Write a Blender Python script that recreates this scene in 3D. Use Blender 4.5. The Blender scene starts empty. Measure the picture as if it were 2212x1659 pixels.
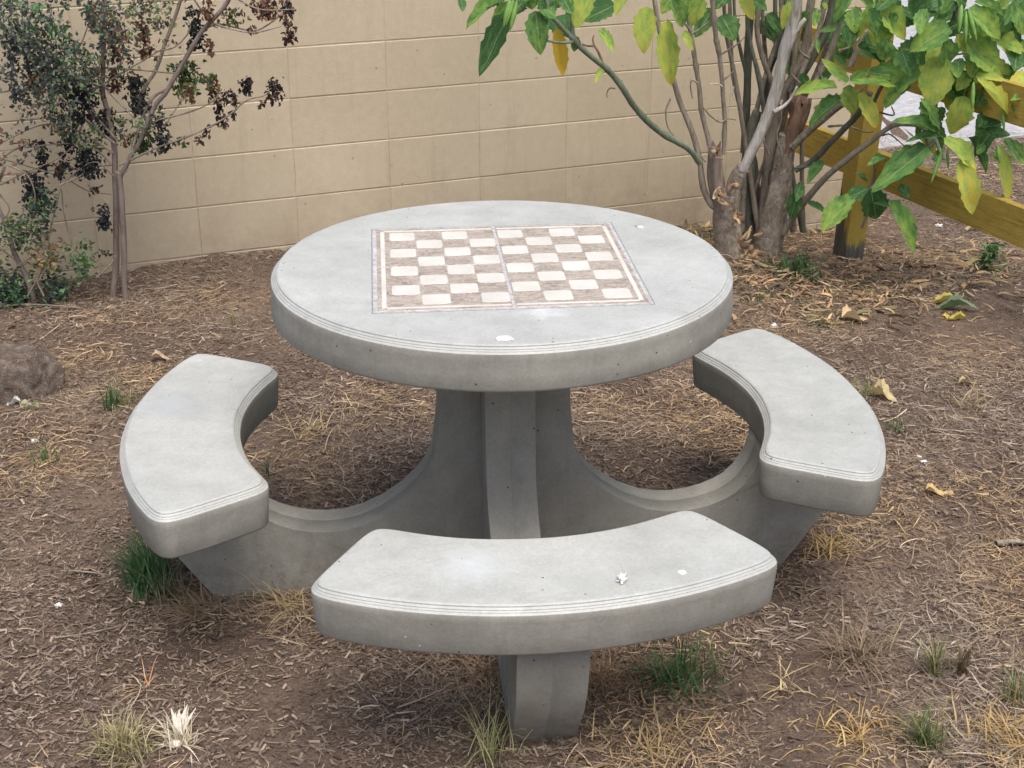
import bpy, bmesh, math, random
import numpy as np
from mathutils import Vector, Matrix, noise as mnoise, geometry as mgeo
from math import radians, sin, cos, pi, sqrt

random.seed(7); rng = np.random.default_rng(11)
sc = bpy.context.scene
C = sc.collection

# ------------------------------------------------------------------ camera
CF, CPOS = 3091.9, Vector((0, -3.1488, 1.8478))
PITCH, YAW, ROLL = -.4067, .0071, -.001
cp, sp = cos(PITCH), sin(PITCH)
fw = Vector((sin(YAW)*cp, cos(YAW)*cp, sp)); rt = Vector((cos(YAW), -sin(YAW), 0)); up = rt.cross(fw)
c_, s_ = cos(ROLL), sin(ROLL); rt, up = c_*rt + s_*up, -s_*rt + c_*up
cam = bpy.data.cameras.new('camera'); cam.sensor_width = 36; cam.lens = CF/2212*36
cam.clip_start = .05; cam.clip_end = 400
co = bpy.data.objects.new('camera', cam); C.objects.link(co); sc.camera = co
M = Matrix((rt, up, -fw)).transposed().to_4x4(); M.translation = CPOS; co.matrix_world = M

# ------------------------------------------------------------------ light
SUN_EL, SUN_AZ = radians(68), radians(160)       # azimuth clockwise from +Y
w = bpy.data.worlds.new('World'); sc.world = w; w.use_nodes = True
nt = w.node_tree; bg = nt.nodes['Background']
sky = nt.nodes.new('ShaderNodeTexSky'); sky.sky_type = 'NISHITA'; sky.sun_disc = False
sky.sun_elevation = SUN_EL; sky.sun_rotation = SUN_AZ; sky.air_density = 1.0; sky.dust_density = 5.5; sky.ozone_density = .6
nt.links.new(sky.outputs[0], bg.inputs[0]); bg.inputs[1].default_value = .1
sl = bpy.data.lights.new('sun', 'SUN'); sl.energy = 1.1; sl.angle = radians(40); sl.color = (1, .965, .92)
so = bpy.data.objects.new('sun', sl); C.objects.link(so)
sd = Vector((sin(SUN_AZ)*cos(SUN_EL), cos(SUN_AZ)*cos(SUN_EL), sin(SUN_EL)))
so.rotation_euler = sd.to_track_quat('Z', 'Y').to_euler(); so.location = sd*20
sc.view_settings.view_transform = 'Standard'; sc.view_settings.look = 'None'
sc.view_settings.gamma = 1; sc.view_settings.use_curve_mapping = False
sc.view_settings.exposure = 1.0
sc.render.resolution_x = 1024; sc.render.resolution_y = 768

# ------------------------------------------------------------------ helpers
def ray(px, py):
    return fw + rt*((px-1106)/CF) - up*((py-829.5)/CF)
def onY(px, py, Y):                       # a point of the place on the vertical plane y = Y
    d = ray(px, py); return CPOS + d*((Y-CPOS.y)/d.y)
def vnoise(x, y, seed=0):
    xi = np.floor(x).astype(np.int64); yi = np.floor(y).astype(np.int64); fx = x-xi; fy = y-yi
    fx = fx*fx*(3-2*fx); fy = fy*fy*(3-2*fy)
    def h(a, b):
        n = (a*374761393 + b*668265263 + seed*974711) & 0x7fffffff
        n = ((n ^ (n >> 13))*1274126177) & 0x7fffffff
        return ((n ^ (n >> 16)) & 0xffff)/65535.
    return (h(xi, yi)*(1-fx)+h(xi+1, yi)*fx)*(1-fy) + (h(xi, yi+1)*(1-fx)+h(xi+1, yi+1)*fx)*fy
def S(t): t = np.clip(t, 0, 1); return t*t*(3-2*t)
def terrain(x, y):
    x = np.asarray(x, float); y = np.asarray(y, float)
    z = -.25*S((x+.2)/2.0)*S((y-1.6)/2.4)
    fade = np.clip(1-(np.abs(y)-6)/4, 0, 1)
    z = z + fade*(.035*(vnoise(x*1.6+9, y*1.6+3, 1)-.5) + .016*(vnoise(x*6+5, y*6, 2)-.5) + .009*(vnoise(x*21, y*21, 3)-.5) + .006*(vnoise(x*60, y*60, 4)-.5))
    r = np.hypot(x, y); z = z*S((r-.15)/1.0) - .012*(1-S((r-.5)/.8))
    z = z + .07*np.exp(-(((x-1.02)/.33)**2+((y-2.5)/.25)**2))       # root mound of the big shrub
    return z
def tz(x, y): return float(terrain(np.array([x]), np.array([y]))[0])
def G(px, py):                            # where the line of sight meets the ground
    z = 0.
    for _ in range(6):
        d = ray(px, py); p = CPOS + d*((z-CPOS.z)/d.z); z = tz(p.x, p.y)
    return Vector((p.x, p.y, z))

def tag(o, label=None, cat=None, group=None, kind=None):
    if label: o['label'] = label
    if cat: o['category'] = cat
    if group: o['group'] = group
    if kind: o['kind'] = kind
    return o
def empty(name, loc=(0, 0, 0), label=None, cat=None, group=None, rot=None):
    o = bpy.data.objects.new(name, None); C.objects.link(o); o.location = loc; o.empty_display_size = .1
    if rot is not None: o.rotation_euler = rot
    return tag(o, label, cat, group)
def link(name, me, mat=None, parent=None, loc=None):
    o = bpy.data.objects.new(name, me); C.objects.link(o)
    if mat is not None and not me.materials:
        for m in (mat if isinstance(mat, (list, tuple)) else [mat]): me.materials.append(m)
    if parent is not None:
        o.parent = parent
        o.matrix_parent_inverse = world(parent).inverted()
    if loc is not None: o.location = loc
    return o
def world(o):
    m = Matrix.LocRotScale(o.location, o.rotation_euler, o.scale)
    return m if o.parent is None else world(o.parent) @ o.matrix_parent_inverse @ m
def mesh(name, V, F, smooth=True, cols=None, uvs=None):
    me = bpy.data.meshes.new(name); me.from_pydata([tuple(v) for v in V], [], [tuple(f) for f in F]); 
    if smooth: me.polygons.foreach_set('use_smooth', [True]*len(me.polygons))
    if cols is not None:
        a = me.color_attributes.new('Col', 'FLOAT_COLOR', 'POINT'); a.data.foreach_set('color', np.asarray(cols, np.float32).ravel())
    if uvs is not None:
        l = me.uv_layers.new(name='UV'); idx = np.zeros(len(me.loops), np.int32); me.loops.foreach_get('vertex_index', idx)
        l.data.foreach_set('uv', np.asarray(uvs, np.float32)[idx].ravel())
    me.update(); return me
def fastmesh(name, V, quads, cols=None, smooth=False):
    V = np.asarray(V, np.float32).reshape(-1, 3); Q = np.asarray(quads, np.int32).reshape(-1, 4); n = len(Q)
    me = bpy.data.meshes.new(name); me.vertices.add(len(V)); me.vertices.foreach_set('co', V.ravel())
    me.loops.add(n*4); me.loops.foreach_set('vertex_index', Q.ravel())
    me.polygons.add(n); me.polygons.foreach_set('loop_start', np.arange(n, dtype=np.int32)*4)
    me.polygons.foreach_set('use_smooth', np.full(n, smooth))
    if cols is not None:
        a = me.color_attributes.new('Col', 'FLOAT_COLOR', 'POINT'); a.data.foreach_set('color', np.asarray(cols, np.float32).ravel())
    me.update(calc_edges=True); return me

# ------------------------------------------------------------------ materials
class N:
    def __init__(s, name):
        s.m = bpy.data.materials.new(name); s.m.use_nodes = True; s.t = s.m.node_tree; s.b = s.t.nodes['Principled BSDF']
        s.out = s.t.nodes['Material Output']
    def n(s, ty, **kw):
        x = s.t.nodes.new('ShaderNode'+ty)
        for k, v in kw.items(): setattr(x, k, v)
        return x
    def l(s, a, b): s.t.links.new(a, b)
    def co(s, kind='Object'): return s.n('TexCoord').outputs[kind]
    def noise(s, scale, detail=4, rough=.55, vec=None, dist=0):
        x = s.n('TexNoise'); x.inputs['Scale'].default_value = scale; x.inputs['Detail'].default_value = detail
        x.inputs['Roughness'].default_value = rough; x.inputs['Distortion'].default_value = dist
        s.l(vec if vec is not None else s.co(), x.inputs['Vector']); return x.outputs['Fac']
    def vor(s, scale, vec=None, feature='F1'):
        x = s.n('TexVoronoi', feature=feature); x.inputs['Scale'].default_value = scale
        s.l(vec if vec is not None else s.co(), x.inputs['Vector']); return x
    def ramp(s, fac, stops):
        x = s.n('ValToRGB'); e = x.color_ramp.elements
        while len(e) < len(stops): e.new(.5)
        for el, (p, c) in zip(e, stops): el.position = p; el.color = tuple(c)+(1,) if len(c) == 3 else c
        s.l(fac, x.inputs[0]); return x.outputs[0]
    def mix(s, fac, a, b, mode='MIX'):
        x = s.n('Mix', data_type='RGBA', blend_type=mode)
        for i, v in ((0, fac), (6, a), (7, b)):
            if isinstance(v, (int, float)): x.inputs[i].default_value = v
            elif isinstance(v, tuple): x.inputs[i].default_value = v if len(v) == 4 else v+(1,)
            else: s.l(v, x.inputs[i])
        return x.outputs[2]
    def math(s, op, a, b=None, clamp=False):
        x = s.n('Math', operation=op, use_clamp=clamp)
        for i, v in ((0, a), (1, b)):
            if v is None: continue
            if isinstance(v, (int, float)): x.inputs[i].default_value = v
            else: s.l(v, x.inputs[i])
        return x.outputs[0]
    def bump(s, h, strength=.3, dist=.01, prev=None):
        x = s.n('Bump'); x.inputs['Strength'].default_value = strength; x.inputs['Distance'].default_value = dist
        s.l(h, x.inputs['Height'])
        if prev is not None: s.l(prev, x.inputs['Normal'])
        return x.outputs[0]
    def fin(s, col=None, rough=.8, nor=None, spec=None):
        if col is not None:
            if isinstance(col, tuple): s.b.inputs['Base Color'].default_value = col+(1,)
            else: s.l(col, s.b.inputs['Base Color'])
        if isinstance(rough, (int, float)): s.b.inputs['Roughness'].default_value = rough
        else: s.l(rough, s.b.inputs['Roughness'])
        if nor is not None: s.l(nor, s.b.inputs['Normal'])
        if spec is not None: s.b.inputs['Specular IOR Level'].default_value = spec
        return s.m

def concrete(name, base, tint, rough, spec, blot=1.):
    k = N(name); P = k.co()
    a = k.noise(3.2, 6, .6, P, .4); b = k.noise(14, 5, .6, P); d = k.noise(160, 3, .6, P)
    col = k.ramp(a, [(.25, tuple(x*(1-.20*blot) for x in base)), (.5, base), (.78, tint)])
    col = k.mix(.45*blot, col, k.ramp(b, [(.3, (.66, .655, .63)), (.7, (1.1, 1.1, 1.1))]), 'MULTIPLY')
    sm = k.noise(7, 5, .7, P, 1.2)
    col = k.mix(k.math('MULTIPLY', k.ramp(sm, [(.56, (0, 0, 0)), (.7, (1, 1, 1))]), .3*blot), col, tuple(x*.62 for x in base))
    col = k.mix(.5, col, k.ramp(d, [(.3, (.82, .82, .82)), (.7, (1.12, 1.12, 1.12))]), 'MULTIPLY')
    v = k.vor(38, P); spot = k.math('LESS_THAN', v.outputs['Distance'], .085)
    rsel = k.n('SeparateColor'); k.l(v.outputs['Color'], rsel.inputs[0])
    spot = k.math('MULTIPLY', spot, k.math('GREATER_THAN', rsel.outputs[0], .80))
    spw = k.math('MULTIPLY', k.math('LESS_THAN', v.outputs['Distance'], .07), k.math('LESS_THAN', rsel.outputs[0], .05))
    col = k.mix(spot, col, (.06, .055, .05)); col = k.mix(spw, col, (.6, .6, .58))
    # weather streaks and soil splashes near the foot
    W = k.n('NewGeometry').outputs['Position']; sz = k.n('SeparateXYZ'); k.l(W, sz.inputs[0])
    spl = k.math('MULTIPLY', k.math('SUBTRACT', .16, sz.outputs['Z'], True), 5.5, True)
    spl = k.math('MULTIPLY', spl, k.ramp(k.noise(26, 6, .75, W), [(.40, (0, 0, 0)), (.62, (1, 1, 1))]))
    col = k.mix(k.math('MULTIPLY', spl, .7), col, (.15, .11, .08))
    mp = k.n('Mapping'); mp.inputs['Scale'].default_value = (9, 9, 1.1); k.l(W, mp.inputs[0])
    st = k.ramp(k.noise(3.2, 6, .7, mp.outputs[0]), [(.54, (0, 0, 0)), (.72, (1, 1, 1))])
    col = k.mix(k.math('MULTIPLY', st, .28 if blot == 1. else .05), col, (.17, .165, .125))
    for (sx0, sy0, sz0, rad, cc_) in ((.085, -.33, .7989, .055, (.66, .69, .70)), (-.81, .02, .4294, .11, (.36, .39, .42)), (-.06, -.74, .4294, .10, (.58, .62, .65)), (.16, -.80, .4294, .07, (.36, .38, .36))):
        dn = k.n('VectorMath', operation='DISTANCE'); k.l(W, dn.inputs[0]); dn.inputs[1].default_value = (sx0, sy0, sz0)
        f_ = k.math('SUBTRACT', 1., k.math('DIVIDE', k.math('ADD', dn.outputs['Value'], k.math('MULTIPLY', k.math('SUBTRACT', k.noise(22, 6, .8, W, 1.), .5), .16)), rad), True)
        col = k.mix(k.math('MULTIPLY', f_, .55), col, cc_)
    wr = k.noise(5.5, 7, .75, P, 2.2); col = k.mix(k.math('MULTIPLY', k.ramp(wr, [(.47, (0, 0, 0)), (.5, (1, 1, 1)), (.53, (0, 0, 0))]), .10), col, (.12, .115, .10))
    nb = k.bump(k.math('ADD', k.noise(90, 4, .7, P), k.math('MULTIPLY', b, 1.5)), .16, .004)
    nb = k.bump(spot, -.5, .003, nb) if False else nb
    r = k.ramp(k.noise(9, 4, .6, P), [(.3, (rough-.08,)*3), (.7, (rough+.12,)*3)])
    return k.fin(col, r, nb, spec)
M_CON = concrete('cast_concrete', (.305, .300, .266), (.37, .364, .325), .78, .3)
M_TOP = concrete('trowelled_concrete_lit', (.425, .442, .424), (.49, .508, .488), .5, .45, .75)  # smoother trowelled tops, paler than the sides with skylight painted in

def marble():
    k = N('brown_marble'); P = k.co()
    n1 = k.noise(11, 6, .65, P, 1.8); mp = k.n('Mapping'); mp.inputs['Scale'].default_value = (1, 2.6, 1); k.l(P, mp.inputs[0])
    n2 = k.noise(16, 7, .7, mp.outputs[0], 2.6)
    col = k.ramp(n1, [(.3, (.19, .156, .122)), (.5, (.285, .238, .19)), (.7, (.38, .332, .275))])
    col = k.mix(k.ramp(n2, [(.46, (0, 0, 0)), (.5, (1, 1, 1)), (.54, (0, 0, 0))]), col, (.56, .50, .45))
    col = k.mix(k.ramp(n2, [(.60, (0, 0, 0)), (.68, (.7, .7, .7))]), col, (.17, .15, .15))
    return k.fin(col, .35, None, .5)
M_MAR = marble()
def simple(name, col, rough=.7, ns=30, amt=.25, bump=.1, spec=None):
    k = N(name); P = k.co(); a = k.noise(ns, 5, .6, P)
    lo = tuple(x*(1-amt) for x in col); hi = tuple(min(1, x*(1+amt)) for x in col)
    return k.fin(k.ramp(a, [(.3, lo), (.7, hi)]), rough, k.bump(k.noise(ns*4, 4, .6, P), bump, .003), spec)
M_WSQ = simple('white_stone', (.56, .545, .50), .5, 9, .12, .05)
M_GROOVE = simple('groove_shade', (.24, .25, .25), .9, 90, .5)
M_GROUT = simple('grout', (.40, .40, .40), .9, 60, .3)

def wallmat():
    k = N('tan_wall_paint'); P = k.co(); W = k.n('NewGeometry').outputs['Position']
    oi = k.n('ObjectInfo'); 
    a = k.noise(1.1, 5, .6, W, .5); b = k.noise(30, 5, .65, W); c = k.noise(240, 3, .6, W)
    col = k.ramp(a, [(.3, (.52, .443, .318)), (.7, (.58, .502, .37))])
    col = k.mix(.35, col, k.ramp(oi.outputs['Random'], [(0, (.88, .87, .86)), (1, (1.06, 1.06, 1.06))]), 'MULTIPLY')
    col = k.mix(.3, col, k.ramp(b, [(.3, (.78, .77, .76)), (.7, (1.08, 1.08, 1.08))]), 'MULTIPLY')
    sx = k.n('SeparateXYZ'); k.l(W, sx.inputs[0])
    mpw = k.n('Mapping'); mpw.inputs['Scale'].default_value = (5, 5, .5); k.l(W, mpw.inputs[0])
    drip = k.noise(3, 5, .65, mpw.outputs[0])
    low = k.math('MULTIPLY', k.math('SUBTRACT', .30, sx.outputs['Z'], True), 1.6, True)
    col = k.mix(k.math('MULTIPLY', low, k.ramp(k.noise(9, 5, .7, W), [(.35, (.2, .2, .2)), (.7, (1, 1, 1))])), col, (.27, .20, .135))
    col = k.mix(k.math('MULTIPLY', k.ramp(drip, [(.55, (0, 0, 0)), (.72, (1, 1, 1))]), .28), col, (.33, .26, .18))
    v = k.vor(26, W); sel = k.n('SeparateColor'); k.l(v.outputs['Color'], sel.inputs[0])
    pit = k.math('MULTIPLY', k.math('LESS_THAN', v.outputs['Distance'], k.math('MULTIPLY', sel.outputs[1], .16)), k.math('GREATER_THAN', sel.outputs[0], .72))
    col = k.mix(k.math('MULTIPLY', pit, .4), col, (.16, .115, .08))
    h = k.math('ADD', k.math('MULTIPLY', b, .7), k.math('MULTIPLY', c, .5)); h = k.math('SUBTRACT', h, k.math('MULTIPLY', pit, 1.2))
    return k.fin(col, .75, k.bump(h, .45, .004), .3)
M_WALL = wallmat()

def soil():
    k = N('dark_soil'); P = k.co()
    a = k.noise(1.7, 6, .6, P, .6); b = k.noise(28, 6, .7, P); c = k.noise(140, 4, .7, P)
    col = k.ramp(a, [(.3, (.11, .080, .062)), (.5, (.165, .124, .096)), (.72, (.235, .175, .13))])
    col = k.mix(.8, col, k.ramp(b, [(.25, (.5, .48, .47)), (.75, (1.4, 1.38, 1.35))]), 'MULTIPLY')
    col = k.mix(.6, col, k.ramp(c, [(.3, (.55, .55, .55)), (.7, (1.45, 1.42, 1.4))]), 'MULTIPLY')
    v = k.vor(75, P); sel = k.n('SeparateColor'); k.l(v.outputs['Color'], sel.inputs[0])
    col = k.mix(k.math('MULTIPLY', k.math('LESS_THAN', v.outputs['Distance'], .3), k.math('GREATER_THAN', sel.outputs[0], .86)), col, (.22, .175, .14))
    h = k.math('ADD', k.math('ADD', b, c), k.math('MULTIPLY', v.outputs['Distance'], -.6))
    return k.fin(col, .95, k.bump(h, .9, .012), .15)
M_SOIL = soil()
def pave():
    k = N('pale_concrete'); P = k.co(); b = k.noise(22, 6, .7, P); a = k.noise(1.2, 5, .6, P)
    col = k.ramp(b, [(.3, (.28, .28, .285)), (.7, (.52, .52, .535))])
    col = k.mix(.5, col, k.ramp(a, [(.35, (.8, .8, .8)), (.65, (1, 1, 1))]), 'MULTIPLY')
    return k.fin(col, .9, k.bump(b, .5, .01), .2)
M_PAVE = pave()
def litter(name, rough=.8, tr=0):
    k = N(name); a = k.n('VertexColor', layer_name='Col'); P = k.co()
    col = k.mix(.4, a.outputs[0], k.ramp(k.noise(220, 3, .6, P), [(.3, (.68, .68, .68)), (.7, (1.25, 1.25, 1.25))]), 'MULTIPLY')
    return k.fin(col, rough, None, .25)
M_LIT = litter('dry_litter'); 
def bladem():
    k = N('grass_blade'); a = k.n('VertexColor', layer_name='Col')
    k.fin(None, .55, None, .3); k.l(a.outputs[0], k.b.inputs['Base Color'])
    tr = k.n('BsdfTranslucent'); k.l(a.outputs[0], tr.inputs[0]); mx = k.n('MixShader'); mx.inputs[0].default_value = .25
    k.l(k.b.outputs[0], mx.inputs[1]); k.l(tr.outputs[0], mx.inputs[2]); k.l(mx.outputs[0], k.out.inputs[0]); return k.m
M_BLADE = bladem()
def leafm():
    k = N('broad_leaf'); oi = k.n('ObjectInfo'); sel = k.n('SeparateColor'); k.l(oi.outputs['Color'], sel.inputs[0])
    uv = k.n('UVMap', uv_map='UV').outputs[0]; sx = k.n('SeparateXYZ'); k.l(uv, sx.inputs[0])
    P = k.co(); rnd = oi.outputs['Random']
    off = k.n('VectorMath', operation='ADD'); k.l(P, off.inputs[0]); cm = k.n('CombineXYZ'); k.l(k.math('MULTIPLY', rnd, 31.), cm.inputs[0]); k.l(cm.outputs[0], off.inputs[1])
    n = k.noise(4.5, 5, .6, off.outputs[0]); n2 = k.noise(24, 4, .7, off.outputs[0])
    dv = k.math('ABSOLUTE', k.math('SUBTRACT', sx.outputs[1], .5))           # 0 at the midrib
    t = k.math('ADD', sel.outputs[0], k.math('MULTIPLY', k.math('SUBTRACT', n, .5), 1.1))
    t = k.math('ADD', t, k.math('MULTIPLY', k.math('SUBTRACT', sx.outputs[0], .45), .22), True)
    col = k.ramp(t, [(0, (.055, .145, .050)), (.24, (.14, .29, .078)), (.46, (.31, .46, .09)), (.68, (.50, .57, .12)), (.95, (.74, .52, .06))])
    # side veins slant from the midrib to the edge
    ph = k.math('SUBTRACT', k.math('MULTIPLY', sx.outputs[0], 62.), k.math('MULTIPLY', dv, 46.))
    sv = k.ramp(k.math('SINE', ph), [(.90, (0, 0, 0)), (1, (1, 1, 1))])
    mid = k.ramp(dv, [(0, (1, 1, 1)), (.030, (0, 0, 0))])
    col = k.mix(k.math('MULTIPLY', sv, .22), col, (.34, .46, .16)); col = k.mix(k.math('MULTIPLY', mid, .75), col, (.42, .52, .22))
    v = k.vor(16, off.outputs[0]); s2 = k.n('SeparateColor'); k.l(v.outputs['Color'], s2.inputs[0])
    hole = k.math('MULTIPLY', k.math('LESS_THAN', v.outputs['Distance'], k.math('MULTIPLY', s2.outputs[1], .2)), k.math('GREATER_THAN', s2.outputs[0], .93))
    col = k.mix(k.math('MULTIPLY', hole, .8), col, (.05, .03, .015))
    col = k.mix(.4, col, k.ramp(n2, [(.3, (.75, .75, .75)), (.7, (1.2, 1.2, 1.2))]), 'MULTIPLY')
    h = k.math('SUBTRACT', k.math('MULTIPLY', n2, .4), k.math('MULTIPLY', k.math('MAXIMUM', mid, k.math('MULTIPLY', sv, .5)), 1.))
    k.fin(col, .62, k.bump(h, .35, .004), .22)
    tr = k.n('BsdfTranslucent'); k.l(col, tr.inputs[0]); mx = k.n('MixShader'); mx.inputs[0].default_value = .35
    k.l(k.b.outputs[0], mx.inputs[1]); k.l(tr.outputs[0], mx.inputs[2]); k.l(mx.outputs[0], k.out.inputs[0]); return k.m
M_LEAF = leafm()
def bark(name, lo, hi, stretch=5, sc_=40, bs=.8, ringy=False):
    k = N(name); P = k.co(); mp = k.n('Mapping'); mp.inputs['Scale'].default_value = (1, 1, 1/stretch) if not ringy else (1, 1, 2.2); k.l(P, mp.inputs[0])
    a = k.noise(sc_, 6, .7, mp.outputs[0], .8); b = k.noise(9, 4, .6, P)
    col = k.ramp(a, [(.3, lo), (.68, hi)]); col = k.mix(.6, col, k.ramp(b, [(.3, (.6, .6, .58)), (.7, (1.2, 1.2, 1.2))]), 'MULTIPLY')
    return k.fin(col, .9, k.bump(a, bs, .006), .2)
M_BARK = bark('grey_brown_bark', (.12, .10, .08), (.40, .345, .28), 1.3, 46, 1.0)
M_BARK2 = bark('thin_stem_bark', (.16, .135, .105), (.38, .335, .27), 4, 60)
M_DEAD = bark('bleached_dead_wood', (.30, .275, .25), (.74, .71, .67), 9, 55, 1.0)
M_RUST = bark('rotten_rusty_wood', (.12, .075, .055), (.33, .22, .16), 5, 40, 1.0)
M_STUMP = bark('cut_stump_wood', (.10, .075, .065), (.40, .33, .28), 5, 30, 1.0)
M_GSTEM = bark('green_stem', (.11, .145, .10), (.26, .31, .22), 3, 50, .4)
M_DARKST = bark('mossy_dark_bark', (.07, .08, .062), (.20, .205, .16), 3, 40, 1.0)
M_LTRUNK = bark('smooth_young_bark', (.15, .115, .10), (.30, .25, .225), 5, 30, .5)
def paintw():
    k = N('worn_yellow_paint'); P = k.co(); W = k.n('NewGeometry').outputs['Position']
    a = k.noise(6, 6, .7, P); b = k.noise(50, 5, .7, P)
    col = k.ramp(a, [(.3, (.36, .255, .055)), (.7, (.50, .37, .085))])
    col = k.mix(k.ramp(b, [(.62, (0, 0, 0)), (.70, (1, 1, 1))]), col, (.17, .125, .06))
    col = k.mix(k.math('MULTIPLY', k.ramp(a, [(.55, (0, 0, 0)), (.8, (1, 1, 1))]), .5), col, (.24, .18, .06))
    mg = k.n('Mapping'); mg.inputs['Scale'].default_value = (14, 1.2, 26); k.l(P, mg.inputs[0]); gr = k.noise(4, 7, .75, mg.outputs[0], .6)
    col = k.mix(.75, col, k.ramp(gr, [(.34, (.42, .40, .36)), (.5, (.95, .95, .95)), (.75, (1.15, 1.15, 1.1))]), 'MULTIPLY')
    return k.fin(col, .85, k.bump(gr, .8, .006), .2)
M_YEL = paintw()
def postm():
    k = N('half_painted_post'); P = k.co(); sx = k.n('SeparateXYZ'); k.l(P, sx.inputs[0])
    a = k.noise(6, 6, .7, P); mp = k.n('Mapping'); mp.inputs['Scale'].default_value = (9, 9, 1.2); k.l(P, mp.inputs[0]); f = k.noise(5, 6, .75, mp.outputs[0])
    yel = k.ramp(a, [(.3, (.36, .255, .055)), (.7, (.50, .37, .085))])
    gry = k.ramp(f, [(.3, (.05, .048, .040)), (.7, (.19, .18, .155))])
    # paint stops in a ragged line above the foot, lower towards the +X face
    h = k.math('ADD', k.math('ADD', sx.outputs['Z'], k.math('MULTIPLY', sx.outputs['X'], 2.6)), k.math('MULTIPLY', k.math('SUBTRACT', f, .5), .22))
    col = k.mix(k.ramp(h, [(.20, (0, 0, 0)), (.225, (1, 1, 1))]), gry, yel)
    return k.fin(col, .8, k.bump(f, .5, .005), .25)
M_POST = postm()
def rockm():
    k = N('granite_rock'); P = k.co(); W = k.n('NewGeometry'); a = k.noise(16, 7, .75, P, .5); b = k.noise(150, 5, .75, P)
    v = k.vor(230, P)
    col = k.ramp(a, [(.38, (.105, .075, .055)), (.54, (.17, .135, .11)), (.70, (.31, .28, .25))])
    col = k.mix(.7, col, k.ramp(b, [(.3, (.55, .55, .55)), (.7, (1.5, 1.5, 1.5))]), 'MULTIPLY')
    sel = k.n('SeparateColor'); k.l(v.outputs['Color'], sel.inputs[0])
    col = k.mix(k.math('MULTIPLY', k.math('GREATER_THAN', sel.outputs[0], .88), .4), col, (.34, .32, .30))
    return k.fin(col, .9, k.bump(k.math('ADD', a, b), .9, .01), .2)
M_ROCK = rockm()
M_GUM = simple('white_gum', (.82, .81, .79), .6, 80, .1, .3)

# ------------------------------------------------------------------ ground
def axis(lo, hi, step, far):
    a = list(np.arange(lo, hi+1e-6, step)); d = step; x = hi; r = []
    while x < far: d *= 1.6; x += d; r.append(x)
    d = step; x = lo; l = []
    while x > -far: d *= 1.6; x -= d; l.append(x)
    return np.array(l[::-1]+a+r)
xs = axis(-2.9, 3.4, .015, 120); ys = axis(-1.7, 4.6, .015, 120)
XX, YY = np.meshgrid(xs, ys, indexing='xy'); ZZ = terrain(XX, YY)
nx, ny = len(xs), len(ys); ii = np.arange(nx*ny).reshape(ny, nx)
q = np.stack([ii[:-1, :-1], ii[:-1, 1:], ii[1:, 1:], ii[1:, :-1]], -1)
g = link('ground', fastmesh('ground', np.stack([XX, YY, ZZ], -1), q, None, True), M_SOIL); tag(g, kind='structure')

a, b = G(1890, 326), G(2212, 300)
dv = (b-a).normalized(); pn = Vector((-dv.y, dv.x, 0))
edge = [a + dv*t + pn*(.05*sin(t*3.1)+.04*sin(t*7.7)) for t in np.linspace(-2.2, 9, 60)]
V = [(p.x, p.y, tz(p.x, p.y)+.012) for p in edge] + [(p.x+pn.x*26, p.y+pn.y*26, -.225) for p in edge] + [(p.x, p.y, -.4) for p in edge]
n_ = len(edge)
F = [(i, i+1, n_+i+1, n_+i) for i in range(n_-1)] + [(2*n_+i, 2*n_+i+1, i+1, i) for i in range(n_-1)]
pv = link('pavement', mesh('pavement', V, F, False), M_PAVE); tag(pv, kind='structure')

# ------------------------------------------------------------------ block wall
WA, WD, WS, WZ = .3761, 2.7303, -.2438, .2182
wdir = Vector((cos(WA), sin(WA), 0)); wn = Vector((-sin(WA), cos(WA), 0))
WL, WH = .4064, .2032
wt = empty('block_wall', wn*WD, 'tan painted concrete block wall behind the table and shrubs', 'wall', rot=(0, 0, WA))
def block_mesh(seed):
    r = random.Random(seed); bm = bmesh.new(); g_ = .0022
    e = .0022
    u = [g_, g_+e]+[WL*.25, WL*.5, WL*.75]+[WL-g_-e, WL-g_]; v = [g_, g_+e, WH*.5, WH-g_-e, WH-g_]
    wob = lambda: r.uniform(-.0009, .0009)
    P = [[bm.verts.new((a_+(wob() if 0 < i < len(u)-1 else wob()*1.3), (.0011 if i in (0, len(u)-1) else 0)+(.0024 if j in (0, len(v)-1) else 0), b_+wob()*.6)) for j, b_ in enumerate(v)] for i, a_ in enumerate(u)]
    for i in range(len(u)-1):
        for j in range(len(v)-1): bm.faces.new((P[i][j], P[i+1][j], P[i+1][j+1], P[i][j+1]))
    ring = [P[i][0] for i in range(len(u))]+[P[-1][j] for j in range(1, len(v))]+[P[i][-1] for i in range(len(u)-2, -1, -1)]+[P[0][j] for j in range(len(v)-2, 0, -1)]
    bk = [bm.verts.new((x.co.x, .02, x.co.z)) for x in ring]; n = len(ring)
    for i in range(n): bm.faces.new((ring[i], bk[i], bk[(i+1) % n], ring[(i+1) % n]))
    me = bpy.data.meshes.new('block'); bm.to_mesh(me); bm.free(); me.materials.append(M_WALL); return me
BM = [block_mesh(i) for i in range(6)]
wm = world(wt)
I0, I1, K0, K1 = -7, 8, -3, 7
for k_ in range(K0, K1):
    for i in range(I0, I1):
        o = bpy.data.objects.new('block', random.choice(BM)); C.objects.link(o); o.parent = wt
        o.location = (WS+WL*i, random.uniform(-.0007, .0012), WZ+WH*k_)
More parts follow.
